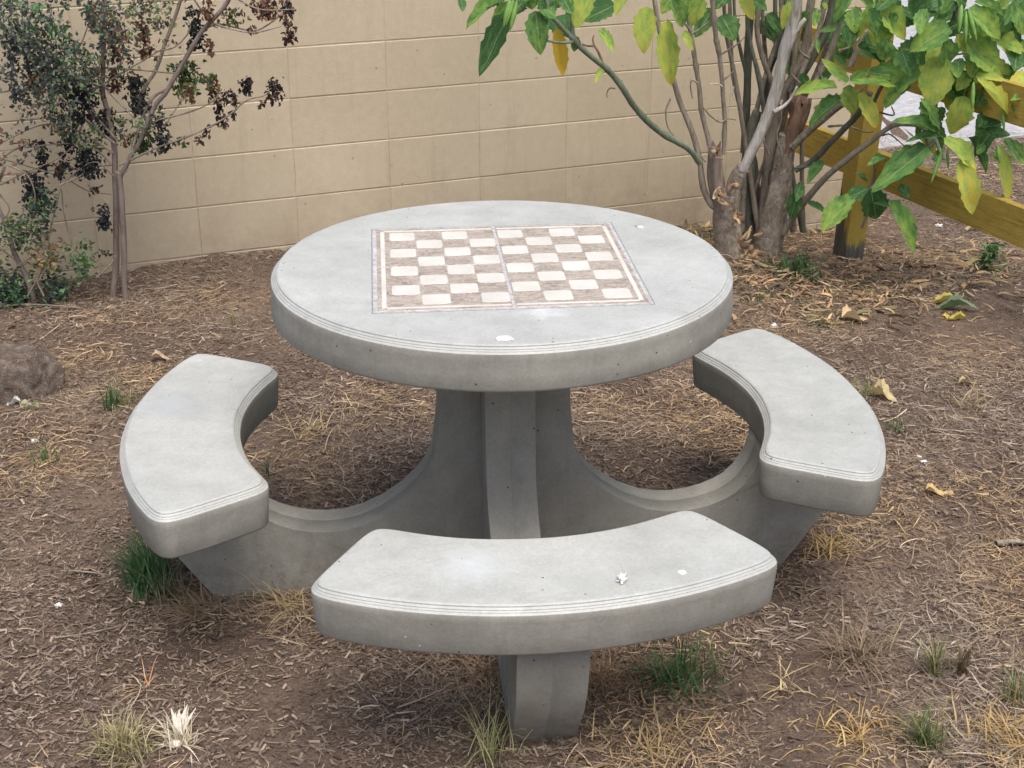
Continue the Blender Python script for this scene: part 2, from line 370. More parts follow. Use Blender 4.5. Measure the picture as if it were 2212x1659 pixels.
def box(name, lo, hi, mat, parent=None, bev=0, mtx=None):
    bm = bmesh.new(); bmesh.ops.create_cube(bm, size=1)
    for v in bm.verts: v.co = Vector([(lo[i]+hi[i])/2+v.co[i]*(hi[i]-lo[i]) for i in range(3)])
    if bev: bmesh.ops.bevel(bm, geom=bm.edges[:], offset=bev, segments=2, affect='EDGES')
    if mtx is not None: bmesh.ops.transform(bm, matrix=mtx, verts=bm.verts)
    me = bpy.data.meshes.new(name); bm.to_mesh(me); bm.free(); return link(name, me, mat, parent)
x0, x1 = WS+WL*I0+.001, WS+WL*I1-.001; z0, z1 = WZ+WH*K0+.001, WZ+WH*K1-.001
mo = box('mortar', (x0+.002, .0028, z0), (x1-.002, .19, z1-.002), M_WALL, None); mo.parent = wt; 

# ------------------------------------------------------------------ table
R, RB, H, T = .5305, .5335, .7989, .0993
table = empty('picnic_table', (0, 0, 0), 'round grey concrete picnic table with inlaid chess board and three curved benches', 'picnic table')
PROF = [(-.027, 0), (-.0180, -.0003), (-.0150, -.0012), (-.0132, -.0028), (-.0129, -.0052), (-.0100, -.0074), (-.0090, -.0082), (-.0087, -.0098), (-.0056, -.0120), (-.0052, -.0134), (-.0012, -.0166), (0, -.0195), (0, -.032)]
def slab(name, pts, nrm, ztop, th, draft, parent, seed, mats):
    """sweeps the moulded edge profile round a closed outline"""
    n = len(pts); prof = [(a_, ztop+b_) for a_, b_ in PROF] + [(draft*.5, ztop-th*.6), (draft, ztop-th+.008), (draft-.002, ztop-th+.004), (draft-.006, ztop-th+.001), (draft-.02, ztop-th)]
    V = []
    for j, (o_, z_) in enumerate(prof):
        for i, (p, m) in enumerate(zip(pts, nrm)):
            wob = .0012*mnoise.noise(Vector((p[0]*7, p[1]*7, z_*8+seed))) + (.0016*mnoise.noise(Vector((p[0]*45, p[1]*45, seed))) if j >= len(prof)-4 else 0)
            V.append((p[0]+m[0]*(o_+wob), p[1]+m[1]*(o_+wob), z_+wob*.4*(j > 0)))
    F = []
    for j in range(len(prof)-1):
        for i in range(n):
            k2 = (i+1) % n; F.append((j*n+i, (j+1)*n+i, (j+1)*n+k2, j*n+k2))
    ns = len(F); caps = [list(range(n)), list(range((len(prof)-1)*n+n-1, (len(prof)-1)*n-1, -1))]; ncap = []
    for ring in caps:
        tr = mgeo.tessellate_polygon([[Vector((V[i][0], V[i][1], 0)) for i in ring]]); ncap.append(len(tr))
        for t in tr:
            a_, b_, c2 = (Vector(V[ring[i]]) for i in t); up_ = (b_-a_).cross(c2-a_).z > 0
            t = [ring[i] for i in t]; F.append(tuple(t if up_ == (ring is caps[0]) else t[::-1]))
    me = mesh(name, V, F); 
    for m in mats: me.materials.append(m)
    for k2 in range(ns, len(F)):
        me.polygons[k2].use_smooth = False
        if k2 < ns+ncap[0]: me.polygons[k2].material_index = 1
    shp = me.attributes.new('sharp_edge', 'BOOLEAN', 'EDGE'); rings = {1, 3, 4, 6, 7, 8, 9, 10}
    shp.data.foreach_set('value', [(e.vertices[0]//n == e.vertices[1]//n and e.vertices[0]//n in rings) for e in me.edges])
    for k2 in range(n*10): me.polygons[k2].material_index = 1  # moulding bands share the pale top colour, painting the sky they catch
    # sharp arris lines of the moulding
    return link(name, me, None, parent)
angs = np.linspace(0, 2*pi, 145)[:-1]
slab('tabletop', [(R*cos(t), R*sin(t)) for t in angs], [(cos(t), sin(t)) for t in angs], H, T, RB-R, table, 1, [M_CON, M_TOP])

RI, RO, CI, CO_, EA, EB, HB, TB = .5998, .9249, .0265, -.0248, .012, .6051, .4294, .1102
def bench_outline():
    # four corners of the arc-shaped seat, then rounded
    def arc_hit(c, r):   # where end line v = EA+EB*u meets the arc about (c,0)
        A_ = 1+EB**2; B_ = 2*(EA*EB-c); D_ = EA**2+c*c-r*r; u = (-B_+sqrt(B_*B_-4*A_*D_))/(2*A_); return u, EA+EB*u
    uo, vo = arc_hit(CO_, RO); ui, vi = arc_hit(CI, RI)
    ao = math.atan2(vo, uo-CO_); ai = math.atan2(vi, ui-CI)
    P = [(CO_+RO*cos(t), RO*sin(t)) for t in np.linspace(-ao, ao, 80)]
    P += [(uo+(ui-uo)*t, vo+(vi-vo)*t) for t in np.linspace(0, 1, 30)[1:-1]]
    P += [(CI+RI*cos(t), RI*sin(t)) for t in np.linspace(ai, -ai, 60)]
    P += [(ui+(uo-ui)*t, -(vi+(vo-vi)*t)) for t in np.linspace(0, 1, 30)[1:-1]]
    # resample evenly, smooth the corners
    def resample(P, step):
        P = np.array(P); Q = np.vstack([P, P[:1]]); d = np.r_[0, np.cumsum(np.hypot(*np.diff(Q, axis=0).T))]
        n = int(d[-1]/step); t = np.linspace(0, d[-1], n+1)[:-1]
        return np.stack([np.interp(t, d, Q[:, 0]), np.interp(t, d, Q[:, 1])], 1)
    P = resample(P, .009)
    a0 = P.copy()
    for _ in range(38): P = .25*np.roll(P, 1, 0)+.5*P+.25*np.roll(P, -1, 0)
    P = P + (a0.mean(0)-P.mean(0))*.0
    P = resample(P, .012)
    t = np.roll(P, -1, 0)-np.roll(P, 1, 0); t /= np.linalg.norm(t, axis=1)[:, None]
    return P, np.stack([t[:, 1], -t[:, 0]], 1)
BP, BN = bench_outline()
LEGW = .058
def fin_mesh():
    # side profile of one leg: u outwards, z up (closed, counter-clockwise)
    top = [(.150, H-T+.004), (.1505, .62), (.152, .54), (.155, .46), (.160, .40), (.171, .325), (.187, .285), (.209, .255), (.247, .218), (.297, .184), (.35, .160), (.395, .150), (.438, .1475), (.478, .152), (.515, .161), (.55, .175), (.575, .190), (.598, .214), (.620, .250), (.632, .285), (.636, HB-TB+.003)]
    outer = [(.846, HB-TB+.003), (.838, .25), (.822, .18), (.802, .125), (.765, .068), (.735, .022), (.700, -.03), (.68, -.10)]
    inner = [(0.0, -.10), (0.0, H-T+.004)]
    prof = top+outer+inner; n = len(prof); bm = bmesh.new()
    tops = len(top)
    def wid(i):
        u, z = prof[i]
        if tops <= i < tops+len(outer): return LEGW*(1.14+.09*min(1, max(0, (z+.03)/.25)))
        return LEGW
    L = [bm.verts.new((u, wid(i), z)) for i, (u, z) in enumerate(prof)]
    Rr = [bm.verts.new((u, -wid(i), z)) for i, (u, z) in enumerate(prof)]
    bm.faces.new(L[::-1]); bm.faces.new(Rr)
    # crowned edge with a mould seam down the middle
    for i in range(n-2):
        (u0, z0), (u1, z1) = prof[i], prof[i+1]
    Mid = []
    for i, (u, z) in enumerate(prof):
        a_ = prof[max(0, i-1)]; b_ = prof[min(n-3, i+1)] if i <= n-3 else prof[i]
        tx, tz_ = b_[0]-a_[0], b_[1]-a_[1]; l = math.hypot(tx, tz_) or 1
        ox, oz = -tz_/l, tx/l                     # outward for this winding
        if i >= n-2: ox = oz = 0
        Mid.append([bm.verts.new((u-ox*-(.0014-d), s*.0012, z-oz*-(.0014-d))) for s, d in ((1, 0), (0, .0016), (-1, 0))])
    for i in range(n):
        k2 = (i+1) % n
        bm.faces.new((L[i], L[k2], Mid[k2][0], Mid[i][0])); bm.faces.new((Mid[i][0], Mid[k2][0], Mid[k2][1], Mid[i][1]))
        bm.faces.new((Mid[i][1], Mid[k2][1], Mid[k2][2], Mid[i][2])); bm.faces.new((Mid[i][2], Mid[k2][2], Rr[k2], Rr[i]))
    bmesh.ops.recalc_face_normals(bm, faces=bm.faces)
    me = bpy.data.meshes.new('leg'); bm.to_mesh(me); bm.free(); me.materials.append(M_CON)
    for p in me.polygons: p.use_smooth = len(p.vertices) == 4
    sharp = me.attributes.new('sharp_edge', 'BOOLEAN', 'EDGE')
    vals = [len(set((e.vertices[0], e.vertices[1])) & set(range(2*n))) == 2 for e in me.edges]
    sharp.data.foreach_set('value', vals); return me
FM = fin_mesh()
for nm, th in (('F', -1.4560), ('L', 3.2515), ('R', .1177)):
    c, s = cos(th), sin(th)
    pts = [(u*c-v*s, u*s+v*c) for u, v in BP]; nr = [(u*c-v*s, u*s+v*c) for u, v in BN]
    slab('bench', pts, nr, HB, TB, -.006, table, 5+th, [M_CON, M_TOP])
    lg = link('leg', FM, None, table); lg.rotation_euler = (0, 0, th)
# short column the three legs run into
def prism(name, out, z0, z1, mat, parent):
    n = len(out); V = [(x, y, z0) for x, y in out]+[(x, y, z1) for x, y in out]
    F = [tuple(range(n-1, -1, -1)), tuple(range(n, 2*n))]+[(i, (i+1) % n, n+(i+1) % n, n+i) for i in range(n)]
    return link(name, mesh(name, V, F, False), mat, parent)
th = .1177+pi/2; c, s = cos(th), sin(th)
prism('column', [(u*c-v*s, u*s+v*c) for u, v in ((-.045, -.072), (.148, -.0565), (.148, .0565), (-.045, .072))], -.1, H-T+.003, M_CON, table)

# chess board
BS, BTH = .5997, .0846
cb = empty('chess_board', (.001, -.0164, H), rot=(0, 0, BTH)); cb.parent = table
def rrect(name, x0, y0, x1, y1, r, z0, z1, mat, bev=.0006, cut=None):
    n = 3; P = []
    for cx, cy, a0 in ((x1-r, y1-r, 0), (x0+r, y1-r, 90), (x0+r, y0+r, 180), (x1-r, y0+r, 270)):
        for k2 in range(n+1): t = radians(a0+90*k2/n); P.append((cx+r*cos(t), cy+r*sin(t)))
    m = len(P); cx, cy = (x0+x1)/2, (y0+y1)/2
    V = [(x, y, z0) for x, y in P]+[(x, y, z1-bev) for x, y in P]+[(x-math.copysign(bev, x-cx), y-math.copysign(bev, y-cy), z1) for x, y in P]
    F = [(i, (i+1) % m, m+(i+1) % m, m+i) for i in range(m)]+[(m+i, m+(i+1) % m, 2*m+(i+1) % m, 2*m+i) for i in range(m)]+[tuple(range(2*m, 3*m))]
    me = mesh(name, V, F, False); me.materials.append(mat); o = bpy.data.objects.new(name, me); C.objects.link(o); o.parent = cb; return o
fr = [0, .071, .1775, .284, .3905]
def fx(t): return (t-.5)*BS
rrect('grout_bed', fx(0.004), fx(0.004), fx(.996), fx(.996), .002, -.004, .0006, M_GROUT)
bo = BS/2
for sgn in (0, 1):   # dark strips round the inlay, a groove's shade put into colour
    for ax in (0, 1):
        a0, a1 = (fx(-.002), fx(.004)) if sgn == 0 else (fx(.996), fx(1.002))
        if ax: rrect('border_groove', fx(-.002)+.003, a0, fx(1.002)-.003, a1, .0006, -.002, .0002+.0003, M_GROOVE)
        else: rrect('border_groove', a0, fx(-.002), a1, fx(1.002), .0006, -.002, .0003, M_GROOVE)
seg = [(.020, .4955), (.5065, .983)]; segy = [(.018, .498), (.503, .984)]
for (xa, xb) in seg:
    for (ya, yb) in segy: rrect('marble_tile', fx(xa), fx(ya), fx(xb), fx(yb), .002, .0, .0012, M_MAR)
cx0 = [.071, .1775, .284, .3905, .5105, .617, .7235, .830]
for rr in range(8):
    for cc in range(8):
        if (rr+cc) % 2 == 0:       # rr = 0 is the far row
            yc = .897-[0, .1065, .213, .3195, .4335, .540, .6465, .753][rr]+.0325
            x_, y_ = cx0[cc], yc-.1015
            rrect('white_square', fx(x_+.001), fx(y_), fx(x_+.1035), fx(y_+.1015), .0075, .0011, .0017, M_WSQ)
for (xa, xb) in ((.052, .492), (.511, .952)):
    for ya in (.038, .948): rrect('white_strip', fx(xa), fx(ya), fx(xb), fx(ya+.015), .0015, .0011, .0016, M_WSQ)
for (ya, yb) in ((.050, .495), (.506, .950)):
    for xa in (.035, .951): rrect('white_strip', fx(xa), fx(ya), fx(xa+.0175), fx(yb), .0015, .0011, .0016, M_WSQ)

# spots and scraps stuck on the concrete
def blob(name, loc, rx, ry, h, label, cat, seed, mat=M_GUM, rough=.25, group=None, sub=3):
    bm = bmesh.new(); bmesh.ops.create_icosphere(bm, subdivisions=sub, radius=1)
    for v in bm.verts:
        d = 1+rough*mnoise.noise(v.co*2.2+Vector((seed, 0, 0)))*1.6+rough*.6*mnoise.noise(v.co*6+Vector((0, seed, 0)))
        v.co = Vector((v.co.x*rx*d, v.co.y*ry*d, max(-.2, v.co.z)*h*d))
    me = bpy.data.meshes.new(name); bm.to_mesh(me); bm.free(); me.polygons.foreach_set('use_smooth', [True]*len(me.polygons))
    o = link(name, me, mat); o.location = loc; return tag(o, label, cat, group)
def onZ(px, py, z): d = ray(px, py); return CPOS+d*((z-CPOS.z)/d.z)
p = onZ(1090, 731, H); blob('gum_spot', p, .017, .014, .0022, 'flat round white gum spot near the front rim of the round tabletop', 'gum', 1)
p = onZ(1383, 490, H); blob('gum_spot', p, .007, .010, .0014, 'small white smear on the back right of the tabletop', 'gum', 4, rough=.9)
p = onZ(1473, 1236, HB); blob('gum_spot', p, .0085, .008, .0016, 'flat round white gum spot on the right half of the front bench', 'gum', 2)
p = onZ(1343, 1257, HB); blob('crumpled_scrap', p+Vector((0, 0, .004)), .008, .009, .011, 'crumpled white scrap lying on the front bench', 'scrap', 3, rough=.9, sub=3)

# ------------------------------------------------------------------ fence
fd = Vector((.367, -.93, 0)).normalized()
fence = empty('post_and_rail_fence', G(1830, 548), 'low worn yellow wooden post and rail fence at right behind the shrub', 'fence')
pb = Vector((1.487, 2.72, tz(1.487, 2.72))); fence.location = pb
def fbox(name, du0, du1, dv0, dv1, z0, z1, mat, tilt=0, bev=.004):
    bm = bmesh.new(); bmesh.ops.create_cube(bm, size=1)
    for v in bm.verts: v.co = Vector(((dv0+dv1)/2+v.co.x*(dv1-dv0), (du0+du1)/2+v.co.y*(du1-du0), (z0+z1)/2+v.co.z*(z1-z0)))
    bmesh.ops.subdivide_edges(bm, edges=[e for e in bm.edges if e.calc_length() > .4], cuts=6, use_grid_fill=True)
    for v in bm.verts: v.co.z += .004*mnoise.noise(v.co*3)
    me = bpy.data.meshes.new(name); bm.to_mesh(me); bm.free(); me.materials.append(mat)
    o = bpy.data.objects.new(name, me); C.objects.link(o); o.parent = fence
    return o
ang = math.atan2(fd.y, fd.x)
ps = fbox('post', -.046, .046, -.046, .046, -.25, 1.02, M_POST); ps.rotation_euler = (0, radians(3.5), ang); ps.location = (0, 0, 0)
ps2 = fbox('post', -.046, .046, -.046, .046, -.25, 1.02, M_POST); ps2.rotation_euler = (0, 0, ang); ps2.location = fd*2.25+Vector((0, 0, .10))
for zt in (.485, .91):
    ra = fbox('rail', -.70, 3.6, -.0875, -.0495, zt-.142, zt, M_YEL); ra.rotation_euler = (0, 0, ang-pi/2)
# rails run from the wall, past the post, towards the viewer

# ------------------------------------------------------------------ stems
def catmull(P, n=6):
    P = [Vector(p) for p in P]; 
    if len(P) < 3: return [P[0].lerp(P[-1], t/n) for t in range(n+1)]
    Q = [P[0]*2-P[1]]+P+[P[-1]*2-P[-2]]; out = []
    for i in range(1, len(Q)-2):
        a_, b_, c2, d2 = Q[i-1:i+3]
        for k2 in range(n):
            t = k2/n; out.append(.5*((2*b_)+(c2-a_)*t+(2*a_-5*b_+4*c2-d2)*t*t+(3*b_-a_-3*c2+d2)*t**3))
    return out+[P[-1]]
def tube_geo(P, r0, r1, sides=8, rough=.08, seed=0, n=6, jag=0, knots=0):
    pts = catmull(P, n); m = len(pts); V = []; F = []
    slen = [0.]
    for a_, b_ in zip(pts, pts[1:]): slen.append(slen[-1]+(b_-a_).length)
    nx_ = Vector((1, .3, .1)).normalized()
    for i, p in enumerate(pts):
        t = (pts[min(i+1, m-1)]-pts[max(i-1, 0)]).normalized()
        nx_ = (nx_-t*nx_.dot(t)); nx_ = nx_.normalized() if nx_.length > 1e-4 else t.orthogonal().normalized(); by_ = t.cross(nx_)
        f = i/(m-1); r = r0+(r1-r0)*f; r *= 1+knots*max(0, mnoise.noise(Vector((f*len(P)*2.1, seed*3.3, 0))))*1.5
        for k2 in range(sides):
            a_ = 2*pi*k2/sides; rr = r*(1+rough*mnoise.noise(Vector((cos(a_)*1.3+seed, sin(a_)*1.3, slen[i]*.35/max(r0, .004)*.45)))*1.6+rough*.5*mnoise.noise(Vector((cos(a_)*3.3, sin(a_)*3.3+seed, slen[i]*.5/max(r0, .004))))*1.6)
            jt = t*(jag*random.uniform(-1, 1) if i == m-1 else 0)
            V.append(p+(nx_*cos(a_)+by_*sin(a_))*rr+jt)
    for i in range(m-1):
        for k2 in range(sides):
            k3 = (k2+1) % sides; F.append((i*sides+k2, i*sides+k3, (i+1)*sides+k3, (i+1)*sides+k2))
    F.append(tuple(range((m-1)*sides, m*sides))); return V, F
def tube(name, P, r0, r1, mat, parent, **kw):
    V, F = tube_geo(P, r0, r1, **kw); me = mesh(name, V, F); me.polygons[len(F)-1].use_smooth = False
    return link(name, me, mat, parent)
def PT(L, Y, off=(0, 0), sc_=1.):        # picture polyline -> points; Y may be a pair (start, end)
    y0, y1 = (Y, Y) if not isinstance(Y, tuple) else Y; n = len(L)-1
    return [onY(x*sc_+off[0], y*sc_+off[1], y0+(y1-y0)*i/n) for i, (x, y) in enumerate(L)]
Z3 = dict(off=(1475, 0), sc_=1/3.); Z2 = dict(off=(737.3, 0), sc_=1/3.); Z1 = dict(off=(0, 0), sc_=1/3.)

# ------------------------------------------------------------------ big leaves
def leaf_mesh(seed, wave=.05, droop=.25, curl=.12):
    r = random.Random(seed); n = 11; V = []; F = []; U = []
    ph = r.uniform(0, 6); pk = r.uniform(.36, .46)
    for i in range(n+1):
        t = i/n
        wd = (sin(pi*min(1, t**(math.log(.5)/math.log(pk))))**.82)*.5
        if i not in (0, n): wd *= (1.11 if i % 2 else .92)+r.uniform(-.05, .05)
        if i == 0: wd = .012
        if i == n: wd = 0.004
        zc = -droop*t*t+.02*sin(t*7+ph)
        for s in (-1, 0, 1):
            zz = zc+(abs(s)*wd*curl*2 if s else 0)+(s*wave*sin(t*9+ph+s)*min(1, 4*wd) if s else 0)
            V.append((t*(1-.06*droop)+(-.03 if s and i % 2 else 0), s*wd, zz)); U.append((t, .5+s*.5))
    for i in range(n):
        a_ = i*3; F += [(a_, a_+3, a_+4, a_+1), (a_+1, a_+4, a_+5, a_+2)]
    V += [(0, .006, 0), (0, -.006, 0), (-.16, .005, .02), (-.16, -.005, .02)]; U += [(0, .5)]*4
    m = len(V)-4; F.append((m, m+1, m+3, m+2))
    me = mesh('leaf', V, F, True, None, U); me.materials.append(M_LEAF); return me
LM = [leaf_mesh(i, random.uniform(.015, .06), random.uniform(-.03, .30), random.uniform(.02, .24)) for i in range(16)]
def put_leaf(parent, base, tip, width, tone, roll=None, variant=None):
    X = (tip-base); L = X.length; X.normalize()
    n = (CPOS-base).normalized()*.75+Vector((0, 0, .6))+Vector((random.uniform(-.35, .35), random.uniform(-.2, .2), random.uniform(-.2, .2)))
    n = (n-X*n.dot(X)).normalized()
    if roll: n = Matrix.Rotation(roll, 3, X) @ n
    Yv = n.cross(X)
    m = Matrix((X*L, Yv*width, n*L)).transposed().to_4x4(); m.translation = base
    me = LM[variant if variant is not None else random.randrange(len(LM))]
    o = bpy.data.objects.new('leaf', me); C.objects.link(o); o.parent = parent; o.matrix_parent_inverse = world(parent).inverted(); o.matrix_basis = m
    o.color = (tone, 0, 0, 1); return o
def PL(parent, rec, Y, Z, pxm=600.):
    for r_ in rec:
        (bx, by), (tx, ty), wz, tone = r_[:4]; yy = (r_[4] if len(r_) > 4 else Y)+random.uniform(-.04, .04)
        ox, oy = Z['off']; k2 = Z['sc_']; dz = random.uniform(-.05, .05)
        b_ = onY(bx*k2+ox, by*k2+oy, yy); t_ = onY(tx*k2+ox, ty*k2+oy, yy-.02+dz)
        put_leaf(parent, b_, t_, wz*k2/pxm*1.0, (tone*.25-.02 if tone < 3.2 else tone*.29)+random.uniform(-.04, .04))
def bud(parent, p0, p1, w_):
    V = []; F = []; X = p1-p0; L = X.length
    P = [p0+X*t for t in (0, .15, .4, .7, .9, 1)]; rr = [.25, .75, 1, .8, .4, .05]; sd_ = 6
    nx_ = X.orthogonal().normalized(); by_ = X.normalized().cross(nx_)
    for p_, r_ in zip(P, rr):
        for k2 in range(sd_): a_ = 2*pi*k2/sd_; V.append(p_+(nx_*cos(a_)+by_*sin(a_))*w_*.5*r_*(1.12 if k2 % 2 else .9))
    for i in range(5):
        for k2 in range(sd_): F.append((i*sd_+k2, i*sd_+(k2+1) % sd_, (i+1)*sd_+(k2+1) % sd_, (i+1)*sd_+k2))
    return link('flower_bud', mesh('flower_bud', V, F), M_BUD, parent)
M_BUD = simple('bud_green', (.17, .33, .07), .5, 40, .2)

# shrub A (left clump, with the dead branch and the branch reaching over the table)
A0 = G(1580, 562)
shA = empty('angels_trumpet_shrub', A0, 'large broad leafed shrub beside the tabletop with a stump and a bleached dead branch', 'shrub')
YA = 2.42
tube('trunk', [onY(1585, 585, YA), onY(1577, 547, YA), onY(1571, 500, YA), onY(1568, 455, YA), onY(1572, 420, YA)], .066, .040, M_BARK, shA, sides=22, rough=.2, seed=1, n=14, knots=.05)
tube('trunk', [onY(1574, 470, YA), onY(1580, 425, YA), onY(1592, 385, YA), onY(1606, 362, YA)], .036, .027, M_BARK, shA, sides=20, rough=.22, seed=2, n=12, knots=.12)
tube('stump', [onY(1560, 450, YA), onY(1552, 410, YA), onY(1546, 365, YA), onY(1543, 320, YA)], .034, .027, M_STUMP, shA, sides=20, rough=.22, seed=3, jag=.03, n=12)
tube('dead_branch', [onY(1604, 368, YA-.01), onY(1624, 325, YA-.02), onY(1643, 288, YA-.03), onY(1666, 230, YA-.04), onY(1680, 180, YA-.05), onY(1692, 120, YA-.06), onY(1708, 70, YA-.07), onY(1719, 10, YA-.08), onY(1727, -70, YA-.1)], .020, .024, M_DEAD, shA, sides=12, rough=.12, seed=4)
tube('dead_branch', PT([(690, 235), (735, 200), (770, 150), (795, 122)], YA-.08, **Z3), .012, .0075, M_DEAD, shA, sides=8, rough=.15, seed=5)
tube('dead_branch', PT([(590, 725), (650, 690), (700, 640), (740, 560)], YA-.06, **Z3), .009, .004, M_DEAD, shA, sides=7, rough=.2, seed=6)
def peel(cx, cy, Y, n, spread, size, par):
    V = []; F = []; cs = []
    for _ in range(n):
        c0 = onY(cx+random.gauss(0, spread), cy+random.gauss(0, spread*1.6), Y-random.uniform(0, .015)); d = Vector((random.uniform(-1, 1), random.uniform(-.6, .1), random.uniform(-1, .6))).normalized()
        sd_ = d.cross(Vector((random.uniform(-1, 1), -1, random.uniform(-.4, .4)))).normalized(); nn = d.cross(sd_); L = size*random.uniform(.5, 1.2); w_ = L*random.uniform(.12, .3); k0 = len(V); ph = random.uniform(0, 6); col = random.choice([(.50, .35, .20), (.40, .26, .15), (.56, .42, .26), (.24, .16, .11)])
        for j in range(7):
            t = j/6
            for q2 in (-1, 0, 1): V.append(c0+d*(L*(t-.5))+sd_*(q2*w_*(.35+.65*sin(pi*t)))+nn*(.35*w_*q2*q2+L*.16*sin(t*4+ph))); cs.append(col+(1,))
        for j in range(6):
            for q2 in range(2): a_ = k0+j*3+q2; F.append((a_, a_+3, a_+4, a_+1))
    o = link('peeling_bark', mesh('peeling_bark', V, F, True, cs), M_LIT, par); o['kind'] = 'stuff'
peel(1556, 425, 2.37, 12, 6, .05, shA); peel(1590, 470, 2.35, 9, 4, .05, shA); peel(1586, 400, 2.38, 7, 5, .035, shA); peel(1612, 545, 2.38, 22, 12, .06, shA); peel(1548, 330, 2.38, 6, 5, .03, shA)
tube('stem', PT([(255, 1360), (190, 1330), (140, 1240), (120, 1140), (110, 1040), (75, 900), (30, 780), (-20, 660), (-60, 520), (-100, 400), (-150, 200), (-190, -40)], (YA, 2.55), **Z3), .013, .009, M_BARK2, shA, seed=7, knots=.15)
tube('branch', [onY(x, y, Y) for x, y, Y in ((1512, 352, 2.41), (1492, 326, 2.38), (1475, 313, 2.36), (1437, 292, 2.32), (1404, 267, 2.28), (1372, 232, 2.24), (1351, 200, 2.2), (1328, 168, 2.18), (1304, 143, 2.15), (1275, 120, 2.12), (1251, 99, 2.1), (1236, 82, 2.08))], .0125, .0105, M_GSTEM, shA, sides=9, rough=.08, seed=8, knots=.18)
tube('twig', PT([(1700, 430), (1672, 350), (1640, 300), (1600, 298), (1560, 286)], 2.14, **Z2), .0055, .003, M_RUST, shA, seed=9, rough=.15)
tube('twig', PT([(1642, 302), (1630, 260), (1636, 228)], 2.14, **Z2), .004, .0025, M_RUST, shA, seed=10)
tube('twig', PT([(1775, 575), (1740, 572), (1722, 600), (1722, 632)], 2.19, **Z2), .003, .0015, M_GSTEM, shA, seed=11)
tube('branch', [onY(1238, 84, 2.08), onY(1215, 60, 2.06), onY(1190, 30, 2.04), onY(1175, -20, 2.02)], .010, .007, M_GSTEM, shA, seed=12)
tube('branch', [onY(1240, 86, 2.08), onY(1236, 50, 2.1), onY(1246, 5, 2.12), onY(1262, -50, 2.14)], .009, .006, M_GSTEM, shA, seed=13)
tube('branch', [onY(1238, 90, 2.08), onY(1212, 92, 2.06), onY(1180, 88, 2.05)], .007, .004, M_GSTEM, shA, seed=14)
tube('stem', PT([(180, 960), (140, 800), (118, 700), (105, 560), (88, 450), (70, 320), (50, 200), (25, 60), (10, -60)], (2.46, 2.5), **Z3), .011, .008, M_BARK2, shA, seed=15, knots=.35)
tube('stem', PT([(262, 1000), (272, 800), (262, 640), (252, 500), (236, 350), (215, 240), (200, 110), (188, -50)], (2.44, 2.40), **Z3), .0085, .010, M_BARK2, shA, seed=16, knots=.5, rough=.15)
for i, L in enumerate([[(255, 560), (225, 545), (168, 545)], [(262, 520), (300, 490), (330, 460)], [(250, 350), (300, 320), (360, 280), (405, 235)], [(130, 690), (180, 750), (240, 790), (300, 770), (345, 778)], [(100, 540), (60, 520), (50, 560), (62, 640)], [(-80, 640), (-110, 720), (-95, 830), (-40, 900)], [(330, 560), (322, 610), (345, 660)], [(150, 1050), (120, 1010)], [(60, 220), (120, 180), (190, 120)], [(50, 200), (-20, 100), (-60, 0)]]):
    tube('twig', PT(L, 2.42, **Z3), .0042, .002, M_DEAD if i in (0, 6) else M_BARK2, shA, seed=20+i, rough=.25, knots=.5, sides=6)
PL(shA, [((1085, -30), (785, 150), 115, .9), ((1135, 40), (850, 492), 185, .2, 2.16), ((1232, -60), (1235, 66), 115, 1.2), ((1258, 70), (1290, 366), 150, .9),
         ((1395, 180), (1440, 506), 100, 3.6), ((1330, -20), (1345, 125), 120, .5), ((1600, -90), (1512, 190), 150, 2.3), ((1775, 30), (1560, 130), 150, .1, 2.3), ((1890, -110), (1768, 106), 130, 2.3),
         ((1985, 45), (1935, 346), 165, 2.5), ((2112, 125), (2135, 576), 145, 2.5), ((1672, 192), (1775, 345), 70, 2.0), ((1690, 446), (1643, 532), 42, 2.3), ((2145, -20), (2230, 190), 110, 1.2),
         ((1380, 110), (1470, 235), 190, .0, 2.16), ((1525, 235), (1508, 345), 62, .8), ((778, -10), (792, 66), 60, .3), ((1290, 0), (1385, 112), 105, .8), ((1430, -20), (1500, 92), 95, .3), ((1115, 20), (960, 150), 90, .8, 2.14),
         ((1180, 10), (1080, 110), 120, .2, 2.18), ((1400, -50), (1400, 60), 120, .7), ((1350, 60), (1300, 150), 90, .1, 2.2), ((1520, 60), (1480, 190), 120, .05, 2.2), ((1060, -60), (900, 40), 110, .9), ((1230, -70), (1180, 30), 120, .5)], 2.07, Z2)
PL(shA, [((250, 100), (345, 260), 170, .3, 2.5), ((200, 60), (60, 230), 150, .2, 2.55), ((380, -60), (462, 140), 90, 2.7), ((700, 10), (638, 192), 70, 2.4), ((100, -40), (62, 182), 135, 2.1), ((5, 205), (66, 322), 60, 2.2),
         ((40, -60), (-30, 60), 110, 1.2), ((300, -40), (200, 60), 130, .1, 2.5), ((-60, -40), (-140, 90), 110, 1.3), ((420, -20), (560, 60), 100, .1, 2.5), ((480, 100), (470, 20), 120, .1, 2.6)], 2.3, Z3)
for a_, b_, w_ in (((1098, -10), (1052, 178), 42), ((1122, -15), (1066, 165), 34), ((1140, -5), (1094, 202), 40)):
    bud(shA, PT([a_], 2.0, **Z2)[0] if False else onY(a_[0]/3+737.3, a_[1]/3, 2.02), onY(b_[0]/3+737.3, b_[1]/3, 2.0), w_/3/600)
for _ in range(34):      # the part of the crown above the picture
    x, y = random.uniform(1020, 1720), random.uniform(-420, -60); b_ = onY(x, y, random.uniform(2.0, 2.5))
    put_leaf(shA, b_, b_+Vector((random.uniform(-.12, .12), random.uniform(-.1, .05), -random.uniform(.08, .2))), random.uniform(.05, .09), random.uniform(.1, .6))

